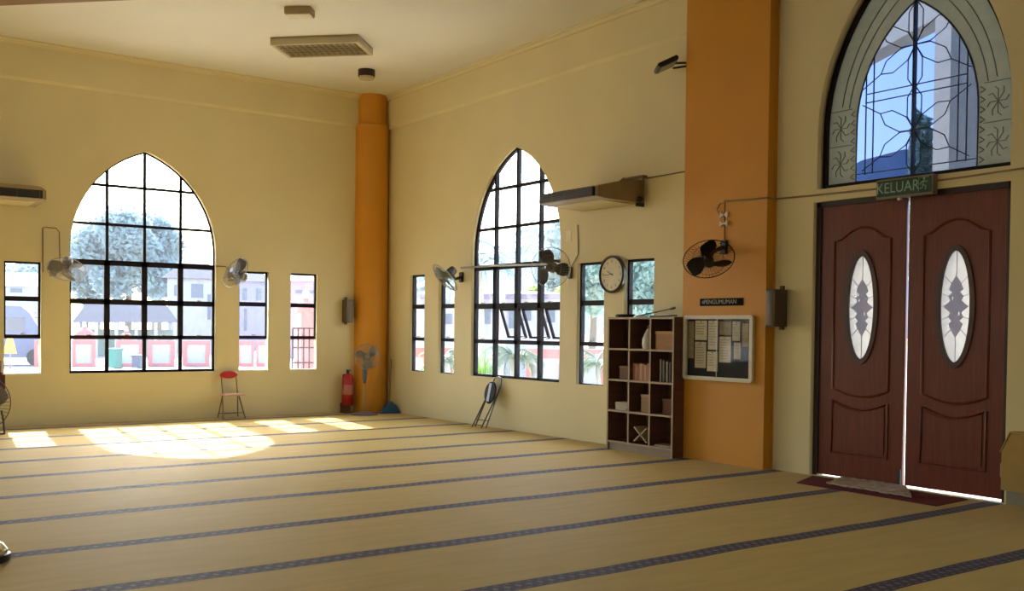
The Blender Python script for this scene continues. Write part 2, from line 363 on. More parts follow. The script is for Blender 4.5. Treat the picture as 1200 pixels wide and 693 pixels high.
# light portals (they emit nothing, they only guide sampling of the sky through the openings)
def portal(m, c, z, wd, h):
    ld = bpy.data.lights.new('sky_portal', 'AREA'); ld.shape = 'RECTANGLE'; ld.size = wd; ld.size_y = h; ld.cycles.is_portal = True
    o = bpy.data.objects.new('sky_portal', ld); col.objects.link(o)
    p = P3(m, c, z, .12); n = (m.to_3x3() @ Vector((0, 0, -1)))
    o.matrix_world = Matrix.Translation(p) @ n.to_track_quat('-Z', 'Y').to_matrix().to_4x4()
for m_, c in ((MA, AC), (MA, -9.7), (MBW, BC), (MBW, 14.2), (ML, -3.8), (ML, -15), (MF, -10.5)): portal(m_, c, 2.32, 2.07, 3.25)
for a, b_ in A_side: portal(MA, (a+b_)/2, 1.47, b_-a, 1.54)
for a, b_ in B_side: portal(MBW, (a+b_)/2, 1.47, b_-a, 1.54)
portal(MBW, DC, 3.9, 1.9, 2.2)
# transom over the double door
w = win('pointed-arch fanlight with leaded star lattice above the double door', P3(MBW, DC, 2.785, .12))
TC = DC+.013; dg = .12
o = arch_pts(TC, **TR); i = arch_pts(TC, **TR, inset=.045)
shape2d(o, [i], .05, MBW @ Matrix.Translation((0, 0, .09))).build('window_frame', FRAME, w)
INN = dict(hw=.60, z0=2.83, zs=3.35, cc=.62)
inn = arch_pts(TC, **INN); inn_o = arch_pts(TC, hw=.625, z0=2.80, zs=3.35, cc=.62)
FROST = frosted('grey_patterned_glass', (158, 158, 144), .42, .06)
shape2d(arch_pts(TC, **TR, inset=.04), [inn], .006, MBW @ Matrix.Translation((0, 0, dg))).build('patterned_border_pane', FROST, w)
shape2d(inn, [], .004, MBW @ Matrix.Translation((0, 0, dg))).build('pane', SKYPANE, w, label='clear centre pane tinted with the blue of the sky')
lead = MB()
Ri = INN['hw']+INN['cc']
def inhw(z): return INN['hw']-.01 if z < INN['zs'] else math.sqrt(max(0, Ri*Ri-(z-INN['zs'])**2))-INN['cc']-.01
def intop(x): return INN['zs']+math.sqrt(Ri*Ri-(abs(x-TC)+INN['cc'])**2)
def L2(p, q, r=.006):                     # lead came between two window-plane points, clipped to the arch
    pts = []
    for k in range(13):
        x = p[0]+(q[0]-p[0])*k/12; z = p[1]+(q[1]-p[1])*k/12
        if z > 2.83 and abs(x-TC) < inhw(z)+.012: pts.append((x, z))
        else:
            if len(pts) > 1: lead.tube([P3(MBW, *s, dg-.004) for s in (pts[0], pts[-1])], r, 5)
            pts = []
    if len(pts) > 1: lead.tube([P3(MBW, *s, dg-.004) for s in (pts[0], pts[-1])], r, 5)
wbox(lead, MBW, TC-.011, TC+.011, 2.82, intop(TC)+.4, dg-.03, dg+.01)
for x in (-.50, -.42, .42, .50): L2((TC+x, 2.8), (TC+x, intop(TC+x)), .007)
for z in (3.56, 3.64, 2.9): L2((TC-.6, z), (TC+.6, z), .006)
for zc in (3.235, 4.0):
    for k in range(6):
        a = R(90+60*k); ca, sa = math.cos(a), math.sin(a); pet = []
        for (rr, tt) in ((0, 0), (.13, .07), (.30, .07), (.40, 0), (.30, -.07), (.13, -.07)):
            pet.append((TC+rr*ca-tt*sa, zc+rr*sa+tt*ca))
        for p, q in zip(pet, pet[1:]+pet[:1]): L2(p, q, .0055)
        L2((TC+.40*ca, zc+.40*sa), (TC+.62*ca, zc+.62*sa), .0055)
lead.tube([P3(MBW, *s, dg) for s in inn], .009, 5, closed=True)
lead.build('lead_lattice', mat('lead_came', (34, 36, 44), .5), w)
ros = MB()
for sx in (-1, 1):
    for zc in (3.02, 3.36):
        c0 = TC+sx*.775
        for k in range(8):
            a = R(45*k); ros.tube([P3(MBW, c0, zc, dg-.004), P3(MBW, c0+.07*math.cos(a), zc+.1*math.sin(a), dg-.004), P3(MBW, c0+.1*math.cos(a+.3), zc+.13*math.sin(a+.3), dg-.004)], .004, 4)
    for hw_ in (.70, .78): 
        pts_ = [p_ for p_ in arch_pts(TC, hw=hw_, z0=2.8, zs=3.33, cc=.75+(hw_-.7)) if (p_[0]-TC)*sx > .12 and p_[1] > 3.54]
        if sx > 0: pts_.sort(key=lambda p_: p_[1])
        else: pts_.sort(key=lambda p_: p_[1])
        ros.tube([P3(MBW, *p_, dg-.004) for p_ in pts_], .005, 4)
    for z in (3.19, 3.53): ros.tube([P3(MBW, TC+sx*.65, z, dg-.004), P3(MBW, TC+sx*.90, z, dg-.004)], .004, 4)
    for k in range(8):
        z = 2.86+k*.085; ros.tube([P3(MBW, TC+sx*.62, z, dg-.004), P3(MBW, TC+sx*.66, z+.02, dg-.004), P3(MBW, TC+sx*.62, z+.05, dg-.004)], .006, 4)
ros.build('rosette_tracery', mat('tracery', (84, 90, 86), .6), w)
# ------------------------------------------------------------ double door
fr = MB(); jt = .05
for s0, s1, z0, z1 in ((DC-DH, DC-DH+jt, 0, DTOP), (DC+DH-jt, DC+DH, 0, DTOP), (DC-DH, DC+DH, DTOP-jt, DTOP)): wbox(fr, MBW, s0, s1, z0, z1, .05, .15)
fo = struct(fr.build('trim_6', DOORD)); fo['label'] = 'dark wooden frame around the double door'
th = MB(); wbox(th, MBW, DC-DH, DC+DH, -.2, -.002, .0, .4); struct(th.build('trim_7', mat('threshold_stone', (190, 182, 170), .5)))
OVF = frosted('frosted_oval_glass', (212, 210, 204), .6, .03)
ORN = frosted('smoky_ornament_glass', (206, 204, 214), .85, .18)
def ell(c, z, a, b_, n=40): return [(c+a*math.cos(2*math.pi*k/n), z+b_*math.sin(2*math.pi*k/n)) for k in range(n)]
def door_leaf(idx, s0, s1, label):
    d = empty('door_%d' % idx, P3(MBW, (s0+s1)/2, .02, .09), label, 'door', kind='structure')
    c = (s0+s1)/2; d0 = .07; z0, z1 = (.014 if idx == 1 else .022), DTOP-jt+.004; oz = 1.635
    shape2d(rect(s0, s1, z0, z1), [ell(c, oz, .155, .50)], .045, MBW @ Matrix.Translation((0, 0, d0))).build('slab', DOORW, d)
    # raised moulding loops (arched upper panel, scooped lower panel)
    def loop(pts, nm, r=.013):
        mb = MB(); mb.tube([P3(MBW, x, z, d0-.002) for x, z in pts], r, 6, closed=True); return mb.build(nm, DOORW, d, True)
    hw = (s1-s0)/2-.15; up = []
    up += [(c-hw, .86)] + [(c-hw+2*hw*k/16, .86-.07*math.sin(math.pi*k/16)) for k in range(1, 16)] + [(c+hw, .86)]
    up += [(c+hw, 2.27), (c+hw*.75, 2.29)] + [(c+hw*.75-1.5*hw*k/12, 2.29+.10*math.sin(math.pi*k/12)) for k in range(1, 12)] + [(c-hw*.75, 2.29), (c-hw, 2.27)]
    loop(up, 'upper_panel_moulding')
    lo = [(c-hw, .24), (c+hw, .24), (c+hw, .75)] + [(c+hw-2*hw*k/16, .75-.08*math.sin(math.pi*k/16)) for k in range(1, 16)] + [(c-hw, .75)]
    loop(lo, 'lower_panel_moulding')
    lob = [(x if abs(x-c) < .01 else x-(.035 if x > c else -.035), z+(.035 if z < .4 else -.035)) for x, z in lo]
    shape2d(lob, [], .012, MBW @ Matrix.Translation((0, 0, d0-.010))).build('lower_panel', DOORW, d)
    shape2d(ell(c, oz, .185, .535), [ell(c, oz, .14, .485)], .035, MBW @ Matrix.Translation((0, 0, d0-.018))).build('oval_frame', mat('oval_moulding', (78, 50, 44), .4), d)
    g = shape2d(ell(c, oz, .152, .495), [], .006, MBW @ Matrix.Translation((0, 0, d0+.02))).build('oval_glass', OVF, d, label='frosted white oval glass')
    out = [(0, .27), (.045, .20), (.065, .15), (.035, .125), (.07, .09), (.05, .055), (.075, .03), (.115, 0)]
    full = out + [(x, -z) for x, z in out[::-1][1:]] + [(-x, -z) for x, z in out[1:]] + [(-x, z) for x, z in out[::-1][1:-1]]
    shape2d([(c+x, oz+z) for x, z in full], [ell(c-.03, oz+.07, .008, .02, 8), ell(c+.03, oz-.06, .008, .02, 8)], .006, MBW @ Matrix.Translation((0, 0, d0+.008))).build('lead_ornament', ORN, g)
    ln = MB(); dd = d0+.014
    for a, b_ in (((0, .27), (0, .48)), ((0, -.27), (0, -.48)), ((.045, .2), (.12, .28)), ((-.045, .2), (-.12, .28)), ((.045, -.2), (.12, -.28)), ((-.045, -.2), (-.12, -.28)), ((.07, .09), (.145, .12)), ((-.07, .09), (-.145, .12)), ((.07, -.09), (.145, -.12)), ((-.07, -.09), (-.145, -.12))):
        ln.tube([P3(MBW, c+a[0], oz+a[1], dd), P3(MBW, c+b_[0], oz+b_[1], dd)], .0035, 4)
    ln.build('lead_lines', ORN, g)
    return d, c
dl, _ = door_leaf(1, DC-DH+jt+.004, DC-.014, 'left leaf of brown wooden double door with oval glass')
dr_, _ = door_leaf(2, DC+.019, DC+DH-jt-.004, 'right leaf of brown wooden double door with oval glass')
h = MB()
for z in (.27, ): wbox(h, MBW, DC+DH-.06, DC+DH-.01, z-.06, z+.06, .035, .07, .004)
h.build('hinge', METAL, dr_)
h = MB(); wbox(h, MBW, DC-.05, DC-.016, .02, .16, .05, .07, .003); h.build('bolt', DGREY, dl)
# ------------------------------------------------------------ wall fans
def frame_from(normal, upish=Vector((0, 0, 1))):
    z = Vector(normal).normalized(); x = upish.cross(z); x = x.normalized() if x.length > 1e-4 else Vector((1, 0, 0)); y = z.cross(x)
    m = Matrix((x, y, z)).transposed().to_4x4(); return m
def guard(mb, r, depth, n=44, wr=.0017):
    for s, dd in ((1, depth), (-1, depth*.75)):
        for k in range(n):
            a = 2*math.pi*k/n; mb.tube([(r*.16*math.cos(a), r*.16*math.sin(a), s*dd), (r*.6*math.cos(a+.12), r*.6*math.sin(a+.12), s*dd*.86), (r*.97*math.cos(a+.2), r*.97*math.sin(a+.2), s*dd*.2), (r*math.cos(a+.2), r*math.sin(a+.2), 0)], wr, 3, cap=False)
        for rr, q2 in ((.16, 1), (.6, .86)):
            mb.tube([(r*rr*math.cos(2*math.pi*k/40), r*rr*math.sin(2*math.pi*k/40), s*dd*q2) for k in range(40)], wr*1.3, 4, closed=True)
    mb.tube([(r*math.cos(2*math.pi*k/48), r*math.sin(2*math.pi*k/48), 0) for k in range(48)], .0055, 6, closed=True)
def blade_mb(r, ang, m):
    b = MB(); n = 8; rows = []
    for i in range(n+1):
        t = i/n; rr = r*(.14+.78*t); wd = math.sin(math.pi*(.12+.76*t))**.6*.95
        row = []
        for j in range(6):
            q2 = j/5-.5; a = ang + q2*wd*(1.4-.4*t)+.25*t; row.append(b.bm.verts.new((rr*math.cos(a), rr*math.sin(a), q2*.07)))
        rows.append(row)
    for p, q2 in zip(rows, rows[1:]):
        for j in range(5): b.bm.faces.new((p[j], p[j+1], q2[j+1], q2[j]))
    bmesh.ops.solidify(b.bm, geom=b.bm.faces[:], thickness=.003)
    b.xf(m); return b
def fan_head(root, head, normal, r, bmat, gmat, mmat, ph=0, hubmat=None):
    m = Matrix.Translation(head) @ frame_from(normal)
    g = MB(); guard(g, r, .075); g.xf(m); gd = g.build('guard', gmat, root)
    for k in range(3): blade_mb(r, R(ph+120*k), m).build('blade', bmat, root, True)
    MB().lathe([(.0, -.045), (.045, -.04), (.05, .02), (.035, .035), (0, .04)], m, 20).build('hub', hubmat or bmat, root, True)
    MB().lathe([(0, .074), (.042, .076), (.042, .082), (0, .084)], m, 20).build('badge', mmat, gd, True)
    MB().lathe([(0, -.20), (.045, -.195), (.065, -.17), (.07, -.09), (.055, -.07), (0, -.065)], m, 20).build('motor', mmat, root, True)
    return m
def wall_fan(mount, nrm, head, normal, label, r=.25, bmat=DGREY, gmat=WIRE, mmat=GREYP, cord=None, ph=0, rod=None):
    f = empty('wall_fan', mount, label, 'fan', 'wall fans')
    mount, head, nrm, normal = Vector(mount), Vector(head), Vector(nrm), Vector(normal).normalized()
    m = fan_head(f, head, normal, r, bmat, gmat, mmat, ph)
    bk = head - normal*.14
    b = MB(); mw = Matrix.Translation(mount) @ frame_from(nrm)
    b.box((-.045, -.075, 0), (.045, .075, .035), mw, .008); b.build('wall_bracket', mmat, f)
    elbow = mount + nrm*.12 + Vector((0, 0, -.03))
    MB().tube([mount+nrm*.02, elbow, (elbow+bk)/2+Vector((0, 0, -.03)), bk], [.024, .022, .02, .022], 10).build('arm', mmat, f, True)
    if cord:
        MB().tube([Vector(p) for p in cord], .006, 6).build('power_cable', DCABLE, f)
    MB().tube([mount+nrm*.05+Vector((0, 0, -.07)), mount+nrm*.055+Vector((0, 0, -.20))], .002, 4).build('pull_cord', WHITE, f)
    return f
NA, NB = Vector((0, -1, 0)), Vector((-1, 0, 0))
def vn(a, b_, c): return (-FW*a + RT*b_ + UP*c)
wall_fan((-5.13, 0, 2.12), NA, (-5.03, -.36, 2.13), vn(.55, .12, -.85), 'grey wall fan tilted down left of the left arch window',
         cord=[(-5.257, -.01, 2.10), (-5.257, -.01, 2.70), (-5.23, -.015, 2.715), (-5.09, -.015, 2.71), (-5.05, -.02, 2.66), (-5.04, -.02, 2.25), (-5.10, -.03, 2.15)], ph=20, bmat=GREYP)
wall_fan((-2.62, 0, 2.15), NA, (-2.66, -.33, 2.19), vn(.72, -.52, .42), 'grey wall fan between the left arch window and its right-hand narrow window', r=.245,
         bmat=mat('taupe_blade', (110, 98, 86), .5), cord=[(-2.858, -.01, 2.292), (-2.70, -.01, 2.292), (-2.63, -.02, 2.22)], ph=60)
wall_fan((0, -2.43, 2.15), NB, (-.38, -2.56, 2.13), vn(.28, -.68, -.66), 'dark wall fan seen edge-on left of the right arch window', r=.245,
         mmat=mat('dark_motor', (58, 42, 36), .4), bmat=mat('sage_blade', (120, 124, 108), .5), ph=10)
wall_fan((0, -4.96, 2.12), NB, (-.38, -5.03, 2.17), vn(.95, -.28, -.08), 'dark-bladed wall fan overlapping the right side of the right arch window', r=.25,
         cord=[(-.01, -5.10, 2.72), (-.01, -5.12, 2.35), (-.02, -5.0, 2.2)], ph=100, mmat=mat('taupe_motor', (96, 80, 66), .45))
wall_fan((-.12, -7.66, 2.28), NB, (-.50, -7.79, 2.13), vn(.68, .0, -.74), 'black-bladed wall fan on the ochre pilaster over the notice board', r=.26,
         bmat=mat('black_blade', (34, 32, 30), .4), mmat=mat('charcoal_motor', (46, 42, 38), .4), gmat=mat('dark_wire', (58, 46, 28), .4, metal=.4),
         cord=[(-.13, -7.66, 2.30), (-.135, -7.665, 2.75), (-.14, -7.60, 2.74), (-.14, -7.56, 2.68), (-.14, -7.62, 2.60)], ph=90)
# white cable clips on the pilaster cord
cl = empty('cable_clip', (-.14, -7.66, 2.58), 'pair of white bow-shaped tie clips on the pilaster fan cord', 'cable clip')
for z in (2.62, 2.53):
    b = MB()
    for s in (-1, 1): b.prism([(-.150, -7.66, z), (-.150, -7.66+s*.055, z+.035), (-.150, -7.66+s*.05, z-.035)], (.02, 0, 0))
    b.build('bow', mat('clip_white', (235, 225, 205), .4), cl)
# surface cables
def cable(pts, label, m=CABLE, r=.007): return tag(MB().tube(pts, r, 6).build('surface_cable', m), label, 'cable')
cable([(-.012, -2.41, 2.292), (-.012, -3.2, 2.285), (-.012, -4.44, 2.252), (-.012, -4.75, 2.245), (-.015, -4.93, 2.20)], 'pale conduit running across the right arch window at fan height', mat('pale_conduit', (170, 160, 142), .5), .013)
cable([(-.01, -6.34, 3.165), (-.01, -6.7, 3.168), (-.01, -7.05, 3.172)], 'thin brown cable from the wall air conditioner to the pilaster', DCABLE)
cable([(-.14, -7.66, 2.765), (-.13, -7.9, 2.752), (-.13, -8.22, 2.745), (-.02, -8.235, 2.743), (-.012, -8.66, 2.732), (-.012, -8.9, 2.728), (-.012, -9.43, 2.72)], 'pale cable from pilaster fan to the exit sign', CABLE, .009)
cable([(-.012, -9.985, 2.73), (-.012, -10.3, 2.735), (-.012, -10.66, 2.745), (-.012, -11.4, 2.75)], 'pale cable running right from the exit sign over the door', CABLE, .008)
# ------------------------------------------------------------ air conditioners
def aircon(m, s0, s1, z, label, near_right=True):
    # local x along wall, y up, z outward (negative = into room)
    a = empty('air_conditioner', P3(m, (s0+s1)/2, z, -.3), label, 'air conditioner', 'wall air conditioners')
    AB = mat('aircon_shell', (172, 150, 116), .5)
    prof = [(z-.055, 0), (z-.04, -.60), (z-.025, -.70), (z+.09, -.70), (z+.12, -.58), (z+.165, -.40), (z+.215, -.10), (z+.215, 0)]
    b = MB(); b.prism([(s0, y, d) for y, d in prof], (s1-s0, 0, 0), m); b.build('shell', AB, a)
    g = MB(); wbox(g, m, s0+.02, s1-.03, z-.018, z+.085, -.735, -.66); g.build('air_outlet', mat('outlet_dark', (34, 32, 38), .5), a)
    l = MB()
    for k in range(4): wbox(l, m, s0+.03, s1-.04, z+.004+k*.021, z+.008+k*.021, -.742, -.735)
    for k in range(5): x = s0+.03+(s1-s0-.1)*k/4; wbox(l, m, x, x+.01, z-.014, z+.080, -.740, -.735)
    l.build('louvre', mat('louvre_grey', (92, 84, 80), .5), a)
    u = MB(); u.prism([(s0+.08, z-.058, -.08), (s0+.08, z-.043, -.56), (s0+.08, z-.050, -.56), (s0+.08, z-.066, -.08)], (s1-s0-.16, 0, 0), m); u.build('lit_underside', mat('lit_underside_cream', (214, 200, 152), .5), a)  # underside coloured lighter than the shell, standing in for light from below
    for x0, x1 in ((s0-.012, s0), (s1, s1+.02)): MB().prism([(x0, y, d) for y, d in prof], (x1-x0, 0, 0), m).build('end_cap', BROWNP, a)
    return a
ac = aircon(MBW, 5.22, 6.26, 2.935, 'beige wall air conditioner right of the right arch window')
b = MB()
for p, q2 in (((6.33, 3.185), (6.33, 2.86)), ((6.33, 3.185), (6.0, 3.185))):
    b.tube([P3(MBW, *p, -.05), P3(MBW, *q2, -.05)], .018, 6)
b.tube([P3(MBW, 6.0, 3.20, -.05), P3(MBW, 5.98, 3.14, -.12)], .015, 6)
b.tube([P3(MBW, 6.33, 3.185, -.05), P3(MBW, 6.33, 3.185, .0)], .015, 6); b.build('mounting_bracket', mat('bracket_brown', (126, 98, 58), .5), ac)
b = MB(); b.tube([P3(MBW, 6.28, 2.93, -.10), P3(MBW, 6.33, 2.92, -.04)], .028, 8); b.tube([P3(MBW, 6.28, 2.86, -.12), P3(MBW, 6.34, 2.85, -.04)], .022, 8); b.build('pipe_coupling', BLACK, ac)
ac1 = aircon(MA, -6.55, -5.37, 3.04, 'wall air conditioner cut off by the left edge of the photo')
MB().tube([P3(MA, -5.40, 3.19, -.1), P3(MA, -5.29, 3.20, -.02), P3(MA, -5.29, 3.23, -.0)], .015, 6).build('mounting_bracket', mat('bracket_dark', (90, 62, 34), .5), ac1)
# ------------------------------------------------------------ clock
ck = empty('wall_clock', P3(MBW, 5.785, 2.07, 0), 'round white-faced clock with dark rim between two narrow windows', 'clock')
mc = Matrix.Translation(P3(MBW, 5.785, 2.07, 0)) @ frame_from(NB)
MB().lathe([(.0, 0), (.20, 0), (.228, .012), (.228, .045), (.215, .055), (.20, .05), (.197, .032), (0, .032)], mc, 48).build('rim', mat('clock_rim', (50, 44, 38), .35), ck, True)
MB().lathe([(0, .033), (.197, .033), (.197, .036), (0, .036)], mc, 48).build('clock_face', mat('clock_face', (226, 214, 182), .5), ck)
hd = MB()
def hand(mb, ang, L, wd, zz):
    a = R(90-ang); d = Vector((math.cos(a), math.sin(a), 0)); n = Vector((-d.y, d.x, 0))
    mb.prism([d*-.03+n*wd+Vector((0, 0, zz)), d*-.03-n*wd+Vector((0, 0, zz)), d*L-n*wd*.5+Vector((0, 0, zz)), d*L+n*wd*.5+Vector((0, 0, zz))], (0, 0, .002), mc)
b = MB(); hand(b, 296, .10, .006, .039); b.build('hour_hand', BLACK, ck)
b = MB(); hand(b, 266, .155, .004, .042); b.build('minute_hand', BLACK, ck)
for k in range(12):
    a = R(90-30*(k+1)); text_mb(str(k+1), .042, mc @ Matrix.Translation((.155*math.cos(a), .155*math.sin(a), .037)), .0006).build('numeral', DGREY, ck)
# ------------------------------------------------------------ speakers
def speaker(m, s, z, w_, h_, d_, label):
    a = empty('wall_speaker', P3(m, s, z, -.05), label, 'loudspeaker', 'wall loudspeakers')
    b = MB(); b.prism([(s-w_/2, z-h_/2, -.03), (s-w_/2*.75, z-h_/2, -d_), (s+w_/2*.75, z-h_/2, -d_), (s+w_/2, z-h_/2, -.03)], (0, h_, 0), m); b.build('cabinet', mat('speaker_body', (82, 66, 50), .5), a)
    b = MB(); n = 8
    pr = [(s+w_*.36*math.cos(math.pi*k/n), z-h_*.46, -d_-.03*math.sin(math.pi*k/n)) for k in range(n+1)]
    b.prism(pr, (0, h_*.92, 0), m); b.build('grille', mat('speaker_grille', (122, 112, 98), .55), a, True)
    b = MB(); wbox(b, m, s-.02, s+.02, z-h_/2-.03, z+h_/2+.04, -.03, 0); b.build('mounting_bracket', DCABLE, a)
    return a
speaker(MA, -.685, 1.655, .15, .37, .16, 'small grey box loudspeaker beside the far corner column')
speaker(MBW, 8.335, 1.635, .15, .37, .19, 'brown box loudspeaker between the ochre pilaster and the door')
# ------------------------------------------------------------ fire extinguisher
fe = empty('fire_extinguisher', (-.70, -.13, 0), 'red fire extinguisher standing left of the corner column', 'fire extinguisher')
T = Matrix.Translation((-.70, -.13, 0))
MB().lathe([(0, .14), (.085, .14), (.095, .16), (.095, .56), (.08, .61), (.035, .64), (0, .64)], T, 24).build('cylinder', EXTRED, fe, True)
b = MB(); b.box((-.10, -.1, 0), (.10, .1, .012), T, .004); b.box((-.09, .07, 0), (.09, .085, .16), T); b.box((-.085, -.085, .12), (.085, .085, .14), T); b.build('stand', mat('stand_brown', (120, 72, 40), .5), fe)
b = MB(); b.lathe([(0, .63), (.022, .63), (.022, .70), (0, .70)], T, 12); b.box((-.015, -.09, .68), (.015, .03, .69), T); b.box((-.012, -.08, .695), (.012, .03, .705), T); b.build('valve_handle', BLACK, fe)
MB().tube([(-.68, -.12, .64), (-.78, -.13, .62), (-.79, -.15, .45), (-.77, -.16, .25)], .012, 8).build('hose', BLACK, fe, True)
b = MB(); b.lathe([(.0955, .30), (.0965, .30), (.0965, .46), (.0955, .46)], T, 24); b.build('label_band', mat('ext_label', (190, 110, 90), .5), fe)
# ------------------------------------------------------------ standing fan
sf = empty('stand_fan', (-.62, -.56, 0), 'grey pedestal fan standing in front of the corner column', 'fan')
T = Matrix.Translation((-.62, -.56, 0))
MB().lathe([(0, 0), (.22, 0), (.22, .015), (.14, .035), (.03, .05), (0, .05)], T, 32).build('base', mat('fan_base', (128, 110, 112), .5), sf, True)
MB().tube([(-.62, -.56, .04), (-.62, -.56, .55)], .012, 10).build('pole', mat('fan_pole', (176, 150, 96), .4), sf)
MB().lathe([(0, .50), (.022, .50), (.038, .62), (.045, .78), (.03, .84), (0, .84)], T, 16).build('control_box', mat('fan_grey', (96, 92, 92), .45), sf, True)
fan_head(sf, Vector((-.64, -.67, .93)), vn(.95, .2, .1), .20, mat('pale_blade', (150, 142, 130), .4), WIRE, GREYP, 30, DGREY)
# blue dustpan / broom in the corner
br = empty('broom', (-.10, -.50, 0), 'long-handled broom with blue head leaning in the far corner', 'broom')
MB().tube([(-.16, -.55, .14), (-.05, -.40, .88)], .012, 8).build('handle', TEALM, br, True)
b = MB(); b.prism([(-.36, -.62, .005), (.0+-.015, -.66, .005), (-.06, -.60, .13), (-.13, -.57, .20), (-.19, -.575, .16)], (.02, .10, 0)); b.build('head', BLUE, br, label='blue triangular broom head')
# ------------------------------------------------------------ folding chairs
fc = empty('folding_chair', (-2.62, -.22, 0), 'small folding chair with red oval backrest below the left wall windows', 'chair')
STEEL2 = mat('worn_steel', (140, 112, 84), .35, metal=.6)
x0, x1 = -2.80, -2.55
b = MB(); b.tube([(x0-.02, -.05, .012), (x0+.02, -.14, .36), (x0+.01, -.10, .62)], .010, 8); b.build('leg', STEEL2, fc, True)
b = MB(); b.tube([(x1+.04, -.05, .012), (x1+.0, -.14, .36), (x1-.01, -.10, .62)], .010, 8); b.build('leg', STEEL2, fc, True)
b = MB(); b.tube([(x0-.06, -.38, .012), (x0+.02, -.12, .35)], .010, 8); b.build('leg', STEEL2, fc, True)
b = MB(); b.tube([(x1+.03, -.38, .012), (x1+.03, -.10, .35)], .010, 8); b.build('leg', STEEL2, fc, True)
b = MB(); b.tube([(x0-.02, -.32, .09), (x1+.03, -.32, .09)], .006, 6); b.build('stretcher', STEEL2, fc); b = MB(); b.tube([(x0-.01, -.06, .07), (x1+.03, -.06, .07)], .006, 6); b.build('stretcher', STEEL2, fc)
b = MB(); b.box((-.155, -.14, .345), (.155, .14, .375), Matrix.Translation((-2.665, -.24, 0)), .012); b.build('seat', PINKV, fc, label='pale pinkish seat')
b = MB(); b.lathe([(0, -.018), (.13, -.016), (.142, 0), (.13, .016), (0, .018)], Matrix.Translation((-2.68, -.115, .655)) @ Matrix.Diagonal((1, 1, .42, 1)) @ Matrix.Rotation(R(90), 4, 'X'), 32); b.build('backrest', RED, fc, True, 'red oval padded backrest')
fk = empty('folded_chair', (-.15, -3.31, 0), 'folded metal chair with black round seat leaning below the right arch window', 'chair')
ST3 = mat('chair_tube', (104, 96, 84), .3, metal=.5)
b = MB()
tp = Vector((-.03, 0, 0))
b.tube([(-.22, -3.14, .01), (-.05, -3.31, .62), (-.025, -3.34, .70), (-.02, -3.42, .72), (-.025, -3.50, .70), (-.05, -3.52, .62), (-.20, -3.38, .01)], .011, 8); b.build('back_frame', ST3, fk, True)
b = MB(); b.tube([(-.30, -3.18, .01), (-.10, -3.30, .50)], .010, 8); b.tube([(-.28, -3.38, .01), (-.09, -3.50, .50)], .010, 8); b.tube([(-.29, -3.19, .05), (-.275, -3.37, .05)], .008, 6); b.tube([(-.20, -3.15, .11), (-.18, -3.39, .11)], .007, 6); b.build('front_frame', ST3, fk, True)
sm = Matrix.Translation((-.115, -3.38, .50)) @ frame_from((-1, .0, .22))
MB().lathe([(0, 0), (.125, 0), (.14, .012), (.13, .03), (0, .036)], sm @ Matrix.Diagonal((.95, 1.15, 1, 1)), 28).build('seat', mat('black_vinyl', (30, 28, 32), .6, spec=.2), fk, True)
MB().box((-.03, -.13, .036), (.03, .13, .040), sm, .001).build('seat_sheen', mat('sheen_silver', (150, 150, 165), .3), fk)  # pale strip painting the sheen on the black seat
# ------------------------------------------------------------ floor fan cut by left frame edge
fl = empty('floor_fan', (-6.14, -.95, 0), 'round floor fan with dark red box behind it at the left edge', 'fan')
fan_head(fl, Vector((-6.14, -.95, .40)), vn(1, .1, .05), .345, GREYP, mat('black_wire', (66, 52, 40), .4), GREYP, 15)
b = MB(); b.tube([(-6.40, -1.05, .015), (-6.38, -.95, .2), (-6.36, -.95, .42)], .012, 8); b.tube([(-5.90, -1.05, .015), (-5.90, -.95, .2), (-5.92, -.95, .30)], .012, 8); b.tube([(-6.40, -1.05, .015), (-5.9, -1.05, .015)], .012, 8); b.build('stand', DGREY, fl, True)
b = MB(); b.box((-.24, -.06, .52), (.29, .06, .77), Matrix.Translation((-6.14, -.76, 0)), .03); b.build('top_cover', mat('dark_red_mottled', (92, 34, 32), .7, var=.3, scale=40), fl, label='dark red mottled box')
b = MB(); b.tube([(-6.14, -.90, .42), (-6.14, -.76, .56)], .02, 6); b.build('bracket', DGREY, fl); b = MB(); b.tube([(-5.91, -.76, .70), (-5.905, -.76, .92)], .022, 8); b.build('handle', mat('mauve_plastic', (120, 96, 92), .5), fl)
# chrome thing on carpet at the left edge
cb = empty('chrome_stand_base', (-7.20, -8.40, 0), 'round chrome base with black underside on the carpet at left edge', 'stand base')
T = Matrix.Translation((-7.20, -8.40, 0))
MB().lathe([(0, 0), (.125, 0), (.135, .01), (.135, .045), (.12, .05), (0, .05)], T, 36).build('rubber_ring', BLACK, cb, True)
MB().lathe([(0, .05), (.12, .05), (.122, .07), (.095, .105), (.05, .125), (0, .13)], T, 36).build('chrome_dome', CHROME, cb, True)
# ------------------------------------------------------------ shelf unit
SX = -.2875; y0, y1 = -6.015, -7.10; SH = 1.548; kick = .105
sh = empty('cubby_shelf', (-.15, (y0+y1)/2, 0), 'brown twelve-compartment shelf unit standing against the ochre pilaster', 'shelf')
tb = .022
MB().box((SX+.003, y0, 0), (-.004, y0-tb, SH)).build('side_panel', SHELFW, sh)
MB().box((SX+.003, y1+tb, 0), (-.004, y1, SH)).build('side_panel', SHELFW, sh)
MB().box((-.016, y0-tb, 0), (-.004, y1+tb, SH)).build('back_panel', SHELFW, sh)
rows = [kick, .466, .826, 1.186, SH-.001]
for k, z in enumerate(rows):
    MB().box((SX+.004, y0-tb, z-(tb if k else 0.02)), (-.016, y1+tb, z)).build('top' if k == 4 else 'shelf', SHELFW, sh)
cw = (abs(y1-y0)-2*tb)/3; divs = [y0-tb-cw, y0-tb-2*cw]
